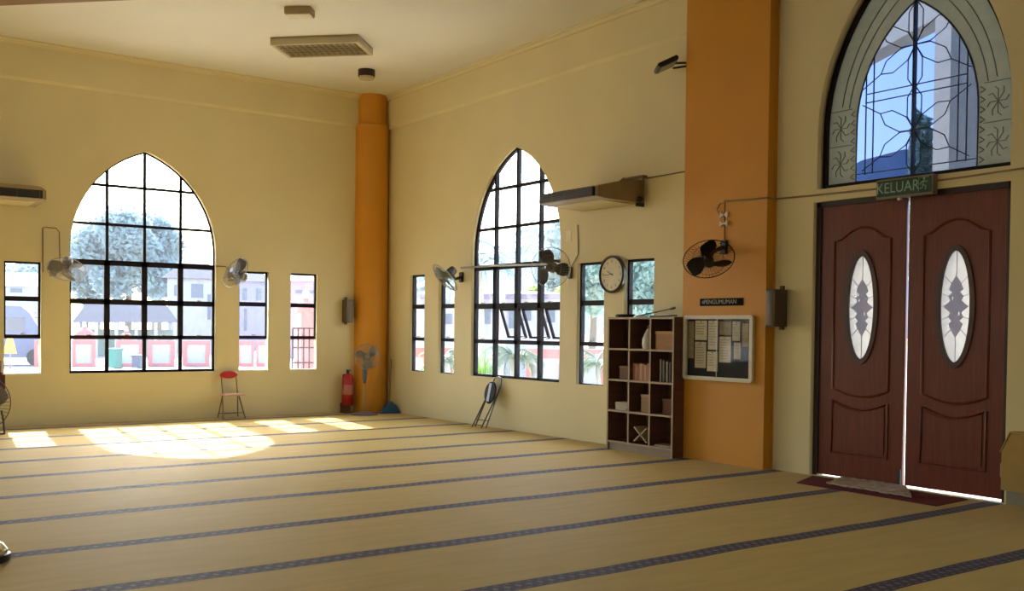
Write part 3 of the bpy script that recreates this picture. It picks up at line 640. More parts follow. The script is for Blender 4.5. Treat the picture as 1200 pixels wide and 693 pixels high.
for y in divs:
    for k in range(4): MB().box((SX+.004, y+tb/2, rows[k]), (-.016, y-tb/2, rows[k+1]-tb)).build('divider', SHELFW, sh)
b = MB(); b.box((SX+.02, y0-tb, 0), (SX+.035, y1+tb, kick-.02)); b.build('plinth', mat('plinth_grey', (150, 132, 108), .6), sh)
b = MB()
for z in rows: b.box((SX-.001, y0-.001, z-tb), (SX+.005, y1+.001, z))
for y in [y0-tb/2, y1+tb/2]+divs: b.box((SX-.0015, y+tb/2, kick), (SX+.005, y-tb/2, SH))
b.box((SX-.0015, y0, 0), (SX+.005, y0-tb, kick)); b.box((SX-.0015, y1, 0), (SX+.005, y1+tb, kick))
b.build('edge_banding', SHELFE, sh)
def cell(c, r): # column 0..2 from the far end, row 0 = top ; returns y_far, y_near, z
    ya = y0-tb-c*cw-(tb/2 if c else 0); yb = y0-tb-(c+1)*cw+(tb/2 if c < 2 else 0); return ya, yb, rows[3-r]+.0005
def item_box(nm, c, r, f0, f1, h, x0, x1, m, label, cat, lid=None):
    ya, yb, z = cell(c, r); a = ya+(yb-ya)*f0; b2 = ya+(yb-ya)*f1
    root = empty(nm, ((x0+x1)/2, (a+b2)/2, z), label, cat)
    MB().box((x0, a, z), (x1, b2, z+h), None, .004).build('body', m, root)
    if lid: MB().box((x0-.004, a+.004, z+h*lid[0]), (x1+.004, b2-.004, z+h+.003), None, .002).build('lid', lid[1], root)
    return root
TAN = mat('cardboard', (176, 134, 96), .8, var=.08, scale=14)
item_box('cardboard_box', 2, 0, .12, .92, .20, SX+.03, -.05, TAN, 'low pinkish cardboard box in the top right compartment', 'box', (.86, mat('box_lid', (190, 150, 112), .8)))
bg = empty('plastic_bag', (-.18, -6.68, rows[3]), 'crumpled white plastic bag in the top middle compartment', 'bag')
ya, yb, z = cell(1, 0)
b = MB(); b.lathe([(0, 0), (.07, .0), (.085, .05), (.08, .11), (.05, .18), (.03, .22), (.0, .24)], Matrix.Translation((-.20, yb+.095, z)), 14)
random.seed(4)
for v in b.bm.verts: v.co += Vector((random.uniform(-.008, .008), random.uniform(-.007, .007), random.uniform(0, .008)))
b.build('bag_body', mat('bag_white', (206, 200, 186), .5), bg, True)
MB().tube([(-.20, yb+.095, z+.225), (-.22, yb+.11, z+.25), (-.20, yb+.095, z+.27)], .006, 6).build('bag_knot', mat('bag_knot', (206, 200, 186), .5), bg)
item_box('brown_carton', 0, 1, .40, .95, .15, SX+.05, -.08, mat('carton_brown', (120, 88, 70), .8), 'small brown carton in the second-row left compartment', 'box', (.9, mat('carton_lid', (140, 104, 82), .8)))
# row of books, second row middle
def book(nm, c, r, f0, th_, h, d, cm, label, group, z=None, lean=0):
    ya, yb, zz = cell(c, r); a = ya+(yb-ya)*f0
    root = empty(nm, (SX+.04, a, zz), label, 'book', group)
    MB().box((SX+.04, a, zz), (SX+.04+d, a-.0025, zz+h)).box((SX+.04, a-th_+.0025, zz), (SX+.04+d, a-th_, zz+h)).box((SX+.04, a, zz), (SX+.043, a-th_, zz+h)).build('cover', cm, root)
    MB().box((SX+.043, a-.0025, zz+.003), (SX+.04+d-.004, a-th_+.0025, zz+h-.004)).build('pages', mat('pages', (206, 192, 160), .8), root)
    return root
cols_ = [(178, 112, 84), (196, 150, 104), (170, 104, 86), (200, 158, 120), (184, 120, 80), (204, 164, 128), (172, 110, 90), (190, 140, 100)]
names_ = ['leftmost of the pinkish books in the second-row middle compartment', 'second of the pinkish books in the second-row middle compartment', 'third of the pinkish books in the second-row middle compartment', 'fourth of the pinkish books in the second-row middle compartment', 'fifth of the pinkish books in the second-row middle compartment', 'sixth of the pinkish books in the second-row middle compartment', 'seventh of the pinkish books in the second-row middle compartment', 'rightmost of the pinkish books in the second-row middle compartment']
for k in range(8): book('book', 1, 1, .04+k*.118, .036, .195-.008*(k % 3), .17, mat('book_%d' % k, cols_[k], .6), names_[k], 'pinkish books in the second row')
for k, (f, hh, cc, lb) in enumerate(((.30, .25, (120, 102, 80), 'tall tan book standing in the second-row right compartment'), (.44, .24, (92, 82, 66), 'olive book beside the tall tan one in the second-row right compartment'), (.60, .23, (150, 130, 100), 'light book standing in the middle of the second-row right compartment'), (.74, .22, (60, 52, 48), 'dark book near the right end of the second-row right compartment'))):
    book('tall_book', 2, 1, f, .032, hh, .18, mat('tall_book_%d' % k, cc, .6), lb, 'tall books in the second row right')
# third row
ya, yb, z = cell(0, 2)
for k in range(4):
    rt_ = empty('folded_paper_stack', (-.2, (ya+yb)/2, z+.024*k), ['bottom', 'second', 'third', 'top'][k]+' folded white cloth in the third-row left compartment pile', 'cloth', 'folded white cloths')
    MB().box((-.09, -.11, 0), (.09, .11, .022), Matrix.Translation((-.17, (ya+yb)/2-.03, z+.0235*k)) @ Matrix.Rotation(R(5*k-6), 4, 'Z'), .006).build('folded_body', mat('paper_white', (200, 188, 168), .8), rt_)
    rt_.name = 'folded_cloth'
item_box('tan_carton', 1, 2, .45, .97, .20, SX+.05, -.08, mat('tan_box', (164, 126, 92), .8), 'tan carton in the third-row middle compartment', 'box', (.88, mat('tan_lid', (178, 142, 106), .8)))
item_box('dark_carton', 2, 2, .30, .95, .17, SX+.09, -.06, mat('dark_tan_box', (112, 74, 52), .8), 'dull brown carton in the third-row right compartment', 'box', (.88, mat('dt_lid', (122, 84, 60), .8)))
# bottom row: X-shaped book rest, papers
ya, yb, z = cell(1, 3); cy_ = (ya+yb)/2-.02
rh = empty('folding_book_rest', (-.2, cy_, z), 'pale X-shaped folding book rest in the bottom middle compartment', 'book rest')
for s, nm in ((1, 'board'), (-1, 'board')):
    MB().box((-.10, -.008, -.13), (.08, .008, .13), Matrix.Translation((-.18, cy_, z+.108)) @ Matrix.Rotation(R(52*s), 4, 'X')).build(nm, mat('pale_wood', (186, 160, 120), .5), rh)
ya, yb, z = cell(2, 3)
for k, lb in enumerate(('lower of two flat booklets lying in the bottom right compartment', 'upper of two flat booklets lying in the bottom right compartment')):
    r_ = empty('booklet', (-.17, (ya+yb)/2, z+.012*k), lb, 'booklet', 'flat booklets')
    T = Matrix.Translation((-.17, (ya+yb)/2, z+.012*k)) @ Matrix.Rotation(R(8*k), 4, 'Z')
    MB().box((-.09, -.13+.02*k, 0), (.09, .12, .002), T).box((-.09, -.13+.02*k, .009), (.09, .12, .011), T).build('cover', mat('booklet_cover_%d' % k, (150, 110, 84), .6), r_)
    MB().box((-.088, -.125+.02*k, .002), (.088, .118, .009), T).build('pages', mat('bpages', (205, 190, 160), .8), r_)
# on top of the shelf
t1 = empty('leather_strap', (-.15, -6.15, SH), 'dark flat strap coiled on the left of the shelf top', 'strap')
b = MB()
for k in range(3): b.tube([(-.14+.03*math.cos(a/6)*(1+k*.3), -6.16+.12*math.sin(a/6)*(1+k*.12), SH+.008+.010*k) for a in range(0, 38)], .009, 6, closed=True)
b.build('coil', BLACK, t1, True); MB().box((-.17, -6.05, SH), (-.13, -6.01, SH+.03), None, .004).build('buckle', DGREY, t1)
t2 = empty('folded_tripod', (-.18, -6.7, SH), 'thin dark folding stand lying slanted on top of the shelf', 'stand')
MB().tube([(-.2, -6.42, SH+.012), (-.17, -6.98, SH+.10)], .007, 6).build('leg', BLACK, t2)
MB().tube([(-.12, -6.55, SH+.010), (-.14, -6.99, SH+.02)], .009, 6).build('leg', BLACK, t2)
MB().tube([(-.2, -6.40, SH+.010), (-.22, -6.62, SH+.012)], .009, 6).build('leg', METAL, t2)
MB().tube([(-.17, -6.93, SH+.092), (-.17, -6.99, SH+.102)], .014, 8).build('joint', DGREY, t2)
# ------------------------------------------------------------ notice board on pilaster
nb = empty('notice_board', P3(MBW, 7.61, .87, -.12), 'white-framed glazed notice board on the ochre pilaster', 'notice board')
bs0, bs1, bz0, bz1 = 7.12, 8.09, .872, 1.565; F0 = -.12-.05
def rrect(a, b_, c, d, r):
    pts = []
    for cx, cz, st in ((b_-r, d-r, 0), (a+r, d-r, 90), (a+r, c+r, 180), (b_-r, c+r, 270)):
        for k in range(6): t = R(st+18*k); pts.append((cx+r*math.cos(t), cz+r*math.sin(t)))
    return pts
shape2d(rrect(bs0, bs1, bz0, bz1, .035), [rrect(bs0+.04, bs1-.04, bz0+.04, bz1-.04, .01)], .05, MBW @ Matrix.Translation((0, 0, F0))).build('frame', mat('board_frame', (226, 216, 196), .35), nb, label='white rounded frame')
b = MB(); wbox(b, MBW, bs0+.03, bs1-.03, bz0+.03, bz1-.03, -.132, -.1205); b.build('backing', mat('navy_felt', (34, 36, 50), .9), nb)
b = MB(); wbox(b, MBW, bs0+.038, 7.62, bz0+.038, bz1-.038, -.164, -.161); b.build('glass', CLEARG, nb)
b = MB(); wbox(b, MBW, 7.60, bs1-.038, bz0+.038, bz1-.038, -.159, -.156); b.build('glass', CLEARG, nb)
b = MB(); wbox(b, MBW, 7.603, 7.613, bz0+.04, bz1-.04, -.166, -.160); b.build('meeting_rail', METAL, nb)
PAP = [mat('paper_a', (232, 222, 198), .8, c2=(214, 204, 180), scale=20), mat('paper_b', (214, 204, 180), .8, c2=(196, 186, 162), scale=20), mat('paper_c', (176, 156, 120), .8, c2=(140, 122, 94), scale=20)]
INK = mat('print_ink', (150, 142, 130), .8)
sheets = [ # s0 s1 z0 z1 material label
 (7.17, 7.25, 1.10, 1.50, 2, 'tall narrow brownish sheet at the left edge of the notice board'),
 (7.27, 7.44, 1.30, 1.51, 0, 'pale sheet at the upper left of the notice board'),
 (7.46, 7.60, 1.20, 1.51, 0, 'long pale sheet left of the board glass joint'),
 (7.62, 7.78, 1.36, 1.50, 2, 'dark picture sheet at the upper middle right of the notice board'),
 (7.80, 7.90, 1.30, 1.50, 1, 'greyish sheet at the upper right of the notice board'),
 (7.27, 7.43, 1.00, 1.28, 1, 'grey sheet at the lower left of the notice board'),
 (7.45, 7.60, .97, 1.18, 0, 'pale sheet at the bottom middle of the notice board'),
 (7.62, 7.78, 1.07, 1.34, 0, 'large pale sheet right of the board glass joint'),
 (7.82, 7.91, 1.11, 1.28, 1, 'small irregular sheet at the lower right of the notice board'),
 (7.93, 8.01, 1.24, 1.48, 2, 'narrow brownish sheet at the right edge of the notice board')]
random.seed(3)
for s0, s1, z0, z1, mi, lb in sheets:
    r_ = empty('pinned_sheet', P3(MBW, (s0+s1)/2, z0, -.134), lb, 'paper', 'sheets pinned in the notice board')
    d = -.1335-random.uniform(.0005, .004); b = MB(); wbox(b, MBW, s0, s1, z0, z1, d-.0008, d); b.build('paper', PAP[mi], r_)
    b = MB(); n = int((z1-z0)/.03); 
    for k in range(n-1):
        z = z1-.03-k*.028; wbox(b, MBW, s0+.012, s1-.012-random.uniform(0, .05), z-.006, z, d-.0014, d-.0008)
    b.build('printed_lines', INK, r_)
    b = MB(); b.lathe([(0, 0), (.006, 0), (.006, .006), (0, .006)], Matrix.Translation(P3(MBW, (s0+s1)/2, z1-.012, d-.0008)) @ frame_from(NB), 10); b.build('drawing_pin', mat('pin', (130, 40, 40), .4), r_)
# name plate
npl = empty('name_plate', P3(MBW, 7.62, 1.70, -.12), 'small black plate with pale lettering above the notice board', 'sign')
mp_ = MBW @ Matrix.Translation((0, 0, 0))
b = MB(); wbox(b, MBW, 7.325, 7.925, 1.667, 1.745, -.132, -.1205, .002); b.build('plate', mat('plate_black', (20, 12, 14), .8, spec=.1), npl)
tm = Matrix.Translation(P3(MBW, 7.625, 1.706, -.1322)) @ frame_from(NB)
text_mb('PENGUMUMAN', .066, tm @ Matrix.Translation((-.01, 0, 0)), .001).build('lettering', mat('plate_text', (170, 168, 160), .5), npl)
MB().lathe([(0, 0), (.018, 0), (.018, .002), (0, .002)], tm @ Matrix.Translation((-.25, 0, 0)), 16).build('emblem', mat('plate_emblem', (110, 108, 130), .5), npl)
# patch of paper near the arch window
tag((lambda b: (wbox(b, MBW, 4.86, 4.96, 2.52, 2.66, -.004, -.0005), b.build('wall_notice', mat('wall_paper_note', (238, 222, 186), .6)))[1])(MB()), 'small pale paper stuck beside the right arch window', 'paper')
# ------------------------------------------------------------ exit sign
es = empty('exit_sign', P3(MBW, 9.70, 2.62, 0), 'green KELUAR exit sign over the double door', 'sign')
b = MB(); wbox(b, MBW, 9.43, 9.99, 2.612, 2.785, -.075, 0, .004); b.build('housing', mat('sign_housing', (140, 128, 100), .5), es)
b = MB(); wbox(b, MBW, 9.445, 9.975, 2.630, 2.772, -.080, -.0755); b.build('face', mat('sign_green', (14, 62, 44), .4), es)
tm = Matrix.Translation(P3(MBW, 9.65, 2.70, -.081)) @ frame_from(NB)
text_mb('KELUAR', .135, tm @ Matrix.Diagonal((.88, 1, 1, 1)), .0015).build('lettering', mat('sign_letter', (150, 186, 160), .5), es)
rm = MB(); cx = 9.905
rm.lathe([(0, 0), (.011, 0), (.011, .002), (0, .002)], Matrix.Translation(P3(MBW, cx+.005, 2.752, -.081)) @ frame_from(NB), 12)
for p in (((cx+.003, 2.738), (cx-.006, 2.700)), ((cx-.006, 2.700), (cx+.022, 2.685), (cx+.018, 2.655)), ((cx-.006, 2.700), (cx-.014, 2.672), (cx-.036, 2.668)), ((cx+.002, 2.733), (cx-.024, 2.722), (cx-.034, 2.702)), ((cx+.003, 2.733), (cx+.026, 2.720), (cx+.038, 2.732))):
    rm.tube([P3(MBW, *q2, -.081) for q2 in p], .0052, 5)
rm.tube([P3(MBW, cx-.048, 2.64, -.081), P3(MBW, cx-.048, 2.765, -.081), P3(MBW, cx+.05, 2.765, -.081)], .003, 4)
rm.build('running_figure', mat('sign_figure', (150, 186, 160), .5), es)
b = MB(); wbox(b, MBW, 9.63, 9.66, 2.592, 2.612, -.05, -.02); b.build('under_lamp', WHITE, es)
# ------------------------------------------------------------ floodlight by the pilaster
fd = empty('floodlight', (0, -6.97, 4.38), 'dark rectangular floodlight on an arm high beside the ochre pilaster', 'lamp')
MB().box((-.16, -.12, -.025), (.16, .12, .025), Matrix.Translation((-.25, -6.88, 4.33)) @ frame_from((-.35, .25, .9)), .01).build('lamp_head', mat('flood_black', (44, 34, 26), .4), fd)
MB().box((-.135, -.095, -.031), (.135, .095, -.026), Matrix.Translation((-.25, -6.88, 4.33)) @ frame_from((-.35, .25, .9)), .002).build('glass', mat('flood_glass', (120, 108, 92), .2), fd)
MB().tube([(-.20, -6.84, 4.36), (-.06, -6.98, 4.36), (0, -7.0, 4.35)], .012, 6).tube([(-.22, -6.96, 4.28), (-.06, -7.0, 4.32), (0, -7.0, 4.35)], .012, 6).build('bracket', mat('flood_bracket', (48, 36, 24), .5), fd)
# ------------------------------------------------------------ ceiling fittings
T = Matrix.Translation((-2.27, -2.43, ZC)) @ Matrix.Rotation(R(-45), 4, 'Z')
clg = empty('ceiling_light', (-2.27, -2.43, ZC), 'white ceiling light with mirrored louvre running diagonally', 'ceiling light')
b = MB(); LX, LY = .60, .33
for a in (((-LX, -LY, -.10), (LX, -LY+.05, 0)), ((-LX, LY-.05, -.10), (LX, LY, 0)), ((-LX, -LY+.05, -.10), (-LX+.05, LY-.05, 0)), ((LX-.05, -LY+.05, -.10), (LX, LY-.05, 0)), ((-LX, -LY, -.02), (LX, LY, 0))): b.box(*a, T)
b.build('housing', mat('light_housing', (196, 182, 148), .5), clg)
b = MB()
for k in range(13): x = -LX+.09+k*(2*LX-.18)/12; b.box((x-.004, -LY+.05, -.098), (x+.004, LY-.05, -.05), T)
for y in (-.10, .10, 0): b.box((-LX+.05, y-.006, -.098), (LX-.05, y+.006, -.05), T)
b.build('louvre', mat('mirror_louvre', (236, 230, 214), .15, metal=.9), clg)
b = MB()
for y in (-.16, -.05, .05, .16): b.tube([T @ Vector((-LX+.06, y, -.045)), T @ Vector((LX-.06, y, -.045))], .013, 8)
b.build('tube', WHITE, clg)
T = Matrix.Translation((-3.12, -3.60, ZC)) @ Matrix.Rotation(R(-40), 4, 'Z')
cs = empty('ceiling_box', (-3.12, -3.60, ZC), 'small pale ceiling box further in than the louvred light', 'ceiling fitting')
MB().box((-.16, -.10, -.085), (.16, .10, -.0), T, .006).build('housing', mat('cbox', (170, 148, 108), .5), cs)
MB().box((-.15, -.09, -.095), (.15, .09, -.085), T, .002).build('cover_plate', mat('cbox2', (226, 214, 186), .5), cs)
T = Matrix.Translation((-1.13, -1.52, ZC))
cm = empty('ceiling_camera', (-1.13, -1.52, ZC), 'small black cylindrical fitting on the ceiling near the corner', 'ceiling fitting')
MB().lathe([(0, 0), (.125, 0), (.125, -.10), (0, -.10)], T, 28).build('body', mat('cam_black', (50, 26, 14), .5), cm, True)
MB().lathe([(0, -.10), (.115, -.10), (.105, -.135), (0, -.14)], T, 28).build('cover_plate', mat('cam_white', (190, 172, 130), .5), cm, True)
# ------------------------------------------------------------ door mats
def mat_quad(mb, pts, th_, z=0, nx=26, ny=10, wob=0, seed=1):
    random.seed(seed); rowsv = []
    for j in range(ny+1):
        row = []
        for k in range(nx+1):
            a, b2 = k/nx, j/ny
            p = (Vector(pts[0])*(1-a)+Vector(pts[1])*a)*(1-b2)+(Vector(pts[3])*(1-a)+Vector(pts[2])*a)*b2
            row.append(mb.bm.verts.new((p.x+random.uniform(-wob, wob)*.6, p.y+random.uniform(-wob, wob)*.6, z+th_+random.uniform(0, wob))))
        rowsv.append(row)
    fs = []
    for p, q2 in zip(rowsv, rowsv[1:]):
        for k in range(nx): fs.append(mb.bm.faces.new((p[k], p[k+1], q2[k+1], q2[k])))
    bmesh.ops.recalc_face_normals(mb.bm, faces=fs)
    bmesh.ops.solidify(mb.bm, geom=fs, thickness=th_ if fs[0].normal.z > 0 else -th_)
MRED = mat('mat_red', (104, 16, 18), .95, var=.15, scale=60); MWH = mat('mat_white', (206, 188, 170), .95, c2=(150, 128, 110), scale=18, bump=.4)
b = MB(); mat_quad(b, [(-.06, -8.78, 0), (-.06, -10.36, 0), (-.60, -10.40, 0), (-.56, -8.98, 0)], .008); tag(b.build('door_mat', MRED), 'dark red door mat in front of the double door', 'mat')
b = MB(); mat_quad(b, [(.03, -9.05, 0), (.035, -9.72, 0), (-.47, -10.10, 0), (-.44, -9.22, 0)], .012, .013, wob=.009); tag(b.build('rumpled_mat', MWH, smooth=True), 'rumpled whitish mat lying on the dark red mat', 'mat')
# ------------------------------------------------------------ sloped box right of the door
sb = empty('sloping_box', (0, -10.9, .13), 'beige box with sloping front fixed low on the wall right of the door', 'box')
b = MB(); b.prism([(-.01, -10.665, .13), (-.01, -10.665, .44), (-.01, -10.74, .60), (-.01, -11.5, .60), (-.01, -11.5, .13)], (-.10, 0, 0)); b.build('body', mat('box_beige', (176, 140, 72), .6), sb)
b = MB(); b.prism([(-.01, -10.66, .44), (-.01, -10.735, .602), (-.01, -11.5, .602), (-.01, -11.5, .612), (-.01, -10.728, .612), (-.01, -10.652, .44)], (-.105, 0, 0)); b.build('lid', mat('box_lid2', (190, 156, 88), .6), sb)
b = MB(); b.box((-.012, -10.66, 0), (0, -19, .11)); struct(b.build('baseboard_right', mat('skirting', (160, 146, 116), .6)))
# ============================================================ outdoors
def blob_leaves(mb, c, rad, n, size, rnd):
    for _ in range(n):
        d = Vector((rnd.gauss(0, 1), rnd.gauss(0, 1), rnd.gauss(0, 1))).normalized()*(rnd.random()**.35)
        p = Vector(c)+Vector((d.x*rad[0], d.y*rad[1], d.z*rad[2]))
        q2 = Quaternion((rnd.gauss(0, 1), rnd.gauss(0, 1), rnd.gauss(0, 1), rnd.gauss(0, 1))).normalized()
        s = size*rnd.uniform(.6, 1.3); a = q2 @ Vector((s, 0, 0)); b2 = q2 @ Vector((0, s*.5, 0))
        mb.quad([p-a, p-b2, p+a, p+b2])
def leafmat(name, c, c2):
    m = mat(name, c, .6, c2=c2, scale=.8); nt = m.node_tree; b = nt.nodes['Principled BSDF']
    t = nt.nodes.new('ShaderNodeBsdfTranslucent'); t.inputs[0].default_value = (*lin(c), 1); mx = nt.nodes.new('ShaderNodeMixShader'); mx.inputs[0].default_value = .45
    nt.links.new(b.outputs[0], mx.inputs[1]); nt.links.new(t.outputs[0], mx.inputs[2]); nt.links.new(mx.outputs[0], nt.nodes['Material Output'].inputs[0]); return m
HAZEL = leafmat('hazy_leaf', (158, 178, 180), (122, 146, 150)); GREENL = leafmat('green_leaf', (132, 150, 124), (96, 118, 92)); BRIGHTL = leafmat('bright_leaf', (140, 176, 60), (100, 146, 44))  # hazy_leaf is paled: the outdoor haze is put into its colour
PBARK = mat('palm_bark', (170, 168, 158), .9, scale=6); BARK = mat('bark', (120, 104, 88), .9, scale=6)
def tree(u, vtop, D, wpx, label, m=HAZEL, n=5000, size=.22, seed=1, lobes=9, lowz=None):
    rnd = random.Random(seed); top = E(u, vtop, D); base = Vector((top.x, top.y, GZ)); H_ = top.z-GZ; wd = wpx*D/FPX/2
    t = empty('tree', base, label, 'tree', 'trees outside')
    zc = top.z-H_*.36
    MB().tube([base, base+Vector((.1, 0, H_*.4)), Vector((top.x, top.y, zc))], [.16+H_*.012, .13+H_*.008, .06], 8).build('trunk', BARK, t, True)
    b = MB()
    for k in range(lobes):
        a = 2*math.pi*k/lobes+rnd.uniform(-.3, .3); rr = wd*rnd.uniform(.25, .62) if k else 0
        cz = zc+rnd.uniform(-.16, .22)*H_
        blob_leaves(b, (top.x+rr*math.cos(a), top.y+rr*math.sin(a), cz), (wd*.42, wd*.42, H_*.17), n//lobes, size, rnd)
    b.build('crown', m, t); return t
def palm(u, vtop, D, rad, label, m=GREENL, seed=1, nf=16, stem=True):
    rnd = random.Random(seed); top = E(u, vtop, D); cz = top.z-rad*.35; base = Vector((top.x, top.y, GZ))
    t = empty('palm_tree', base, label, 'palm', 'palms outside')
    MB().tube([base, (base+Vector((top.x, top.y, cz)))/2+Vector((.1, .05, 0)), Vector((top.x, top.y, cz))], [.03+rad*.05, .03+rad*.035, .02+rad*.03], 8).build('trunk', PBARK, t, True)
    b = MB()
    for k in range(nf):
        a = 2*math.pi*k/nf*1.0+rnd.uniform(-.15, .15); el = rnd.uniform(-.1, 1.1); L = rad*rnd.uniform(.85, 1.1)
        d = Vector((math.cos(a), math.sin(a), 0)); prev = Vector((top.x, top.y, cz)); pts = [prev]; e = el
        for i in range(9):
            prev = prev+(d*math.cos(e)+Vector((0, 0, 1))*math.sin(e))*L/9; e -= .17+.05*i/3; pts.append(prev)
        b.tube(pts, [.025*(1-i/11) for i in range(10)], 4)
        sd_ = d.cross(Vector((0, 0, 1)))
        for i in range(1, 10):
            for s in (-1, 1):
                for o_ in (0, .33, .66):
                    p = pts[i]*(1-o_*.99)+pts[i-1]*o_ if o_ else pts[i]
                    ll = L*.30*math.sin(math.pi*(.15+.8*i/10)); tip = p+sd_*s*ll*.8+d*ll*.35-Vector((0, 0, ll*.5)); w2 = d*.02*max(1, rad)
                    b.quad([p-w2, p+w2, tip+w2*.2, tip-w2*.2])
    b.build('fronds', m, t); return t
# ground
b = MB(); b.box((-90, -60, GZ-.3), (120, 140, GZ)); 
gm = mat('pale_paving', (176, 172, 168), .8, scale=.5)
grd = b.build('ground', gm); struct(grd)
# cut: the room floor sits above the ground, so ground is simply lower
def ground_strip(u0, v0_, u1, v1_, v2_, m, nm, label):
    def G(u, v):
        d = ray(u, v); t = (GZ-CAM.z)/d.z; return CAM+d*t
    a, b2, c, d = G(u0, v0_), G(u1, v1_), G(u1, v1_-v2_), G(u0, v0_-v2_)
    mb = MB(); mb.prism([(p.x, p.y, GZ) for p in (a, b2, c, d)], (0, 0, .02)); o_ = mb.build(nm, m); struct(o_); return o_
ground_strip(-60, 429, 275, 431, 6, mat('asphalt', (96, 98, 112), .85, scale=2), 'road', '')
# boundary wall with pink frames, seen through the left wall's windows
PINK = mat('pink_render', (208, 112, 106), .8, scale=3); WREN = mat('white_render', (172, 168, 172), .8, scale=3); LAV = mat('lavender_render', (176, 172, 196), .8); ROOFG = mat('grey_roof', (58, 62, 76), .95, scale=2, spec=.05)
def fence_bay(u0, u1, D, h, label, group, cat='fence panel', nm='boundary_wall_bay'):
    p = E(u0, 400, D); q2 = E(u1, 400, D); p.z = q2.z = GZ
    r_ = empty(nm, (p+q2)/2, label, cat, group); d = (q2-p); L = d.length; ang = math.atan2(d.y, d.x)
    T = Matrix.Translation(p) @ Matrix.Rotation(ang, 4, 'Z'); t = min(.32, L*.16)
    MB().box((t, -.06, 0), (L-t, .06, h*.86), T).build('panel', WREN, r_)
    MB().box((0, -.12, 0), (t, .12, h), T).box((L-t, -.12, 0), (L, .12, h), T).build('pillar', PINK, r_)
    MB().box((t, -.09, h*.84), (L-t, .09, h), T).build('coping', PINK, r_)
    MB().box((t, -.09, 0), (L-t, .09, h*.12), T).build('plinth', PINK, r_); return r_
fl_ = [(84, 112, 'pink and white wall bay at the left of the left arch window view'), (136, 168, 'pink and white wall bay behind the two bins'), (173, 205, 'third pink and white wall bay seen in the left arch window'), (214, 246, 'rightmost pink and white wall bay in the left arch window'), (278, 298, 'pink and white wall bay at left of the window right of the left arch'), (300, 318, 'pink and white wall bay at right of the window right of the left arch'), (40, 66, 'pink and white wall bay between the minibus and the left arch window')]
for u0, u1, lb in fl_: fence_bay(u0, u1, 46, 1.12, lb, 'boundary wall bays to the left')
b = MB(); 
def arc_top(u, v, D, w_, label):
    p = E(u, v, D); r_ = empty('gate_finial', Vector((p.x, p.y, GZ)), label, 'pillar', 'pink domed pillars')
    T = Matrix.Translation((p.x, p.y, 0)); 
    MB().box((-w_/2, -w_/2, GZ), (w_/2, w_/2, p.z-w_*.9), T).build('shaft', PINK, r_)
    MB().lathe([(w_*.6, p.z-w_*.9), (w_*.62, p.z-w_*.7), (w_*.5, p.z-w_*.35), (w_*.2, p.z-.08), (.02, p.z)], T, 20).build('dome', PINK, r_, True)
    MB().lathe([(0, p.z-.06), (.10, p.z-.02), (.08, p.z+.16), (0, p.z+.22)], T, 12).build('finial_tip', WREN, r_, True); return r_
arc_top(99, 383, 47.6, .75, 'pink domed pillar at the left of the left arch window view')
arc_top(148, 388, 47.6, .35, 'small pink domed pillar behind the green bin')
gp = E(360, 350, 26)
arc_top(358.5, 349, 26, .42, 'tall pink domed gate pillar seen in the window nearest the far corner')
# railing in front of gate pillar
rl = empty('metal_railing', (E(356, 425, 24).x, E(356, 425, 24).y, GZ), 'dark metal railing before the tall pink gate pillar', 'railing')
p, q2 = E(343, 385, 24), E(369, 385, 24); T = None
b = MB()
for k in range(5):
    a = p.lerp(q2, k/4); MB().tube([(a.x, a.y, GZ), (a.x, a.y, a.z)], .018, 6).build('upright', FRAME, rl)
for zf in (0, -.45, -.8): MB().tube([p+Vector((0, 0, zf)), q2+Vector((0, 0, zf))], .018, 6).build('rail', FRAME, rl)
# bins
def bin_(u, D, h, w_, m, label):
    p = E(u, 400, D); T = Matrix.Translation((p.x, p.y, GZ+.02)) @ Matrix.Rotation(-YAW, 4, 'Z'); r_ = empty('wheelie_bin', (p.x, p.y, GZ+.02), label, 'bin')
    MB().prism([(-w_*.4, -.28, .06), (w_*.4, -.28, .06), (w_*.4, .28, .06), (-w_*.4, .28, .06)], (0, 0, h*.85), T).build('body', m, r_)
    MB().box((-w_/2, -.34, h*.88), (w_/2, .32, h), T, .02).build('lid', m, r_)
    MB().tube([T @ Vector((-w_*.4, .3, .09)), T @ Vector((w_*.4, .3, .09))], .09, 12).build('wheels', BLACK, r_); return r_
bin_(135, 43, .82, .42, mat('bin_green', (40, 118, 104), .5), 'green wheelie bin in front of the pink wall')
bin_(162.5, 43, .56, .40, mat('bin_dark', (72, 76, 100), .5), 'dark low bin right of the green wheelie bin')
# minibus
p = E(-10, 419, 48); mbz = empty('minibus', (p.x, p.y, GZ), 'pale minibus parked outside the far left narrow window', 'van')
T = Matrix.Translation((p.x, p.y, GZ)) @ Matrix.Rotation(-R(14), 4, 'Z')
VB = mat('van_body', (112, 116, 136), .6, spec=.2); VG = mat('van_window', (84, 90, 108), .15)
prof = [(-2.7, .35), (2.3, .35), (2.7, .6), (2.65, 1.15), (2.0, 1.35), (1.5, 2.25), (1.2, 2.5), (-2.4, 2.6), (-2.7, 2.35)]
MB().prism([(x, -.9, z) for x, z in prof], (0, 1.8, 0), T).build('body', VB, mbz)
MB().box((-2.45, -.915, 1.45), (1.35, -.89, 2.05), T).build('side_window', VG, mbz)
for x in (-1.75, 0.15, 1.75):
    MB().lathe([(0, -.1), (.25, -.1), (.36, -.08), (.36, .08), (.25, .1), (0, .1)], T @ Matrix.Translation((x, -.86, .36)) @ Matrix.Rotation(R(90), 4, 'X'), 24).build('wheel', mat('tyre', (50, 50, 58), .9, spec=.1), mbz, True) if x != .15 else None
p = E(12, 404, 44); ys = empty('yellow_sign', (p.x, p.y, GZ), 'small yellow roadside sign in front of the minibus', 'sign')
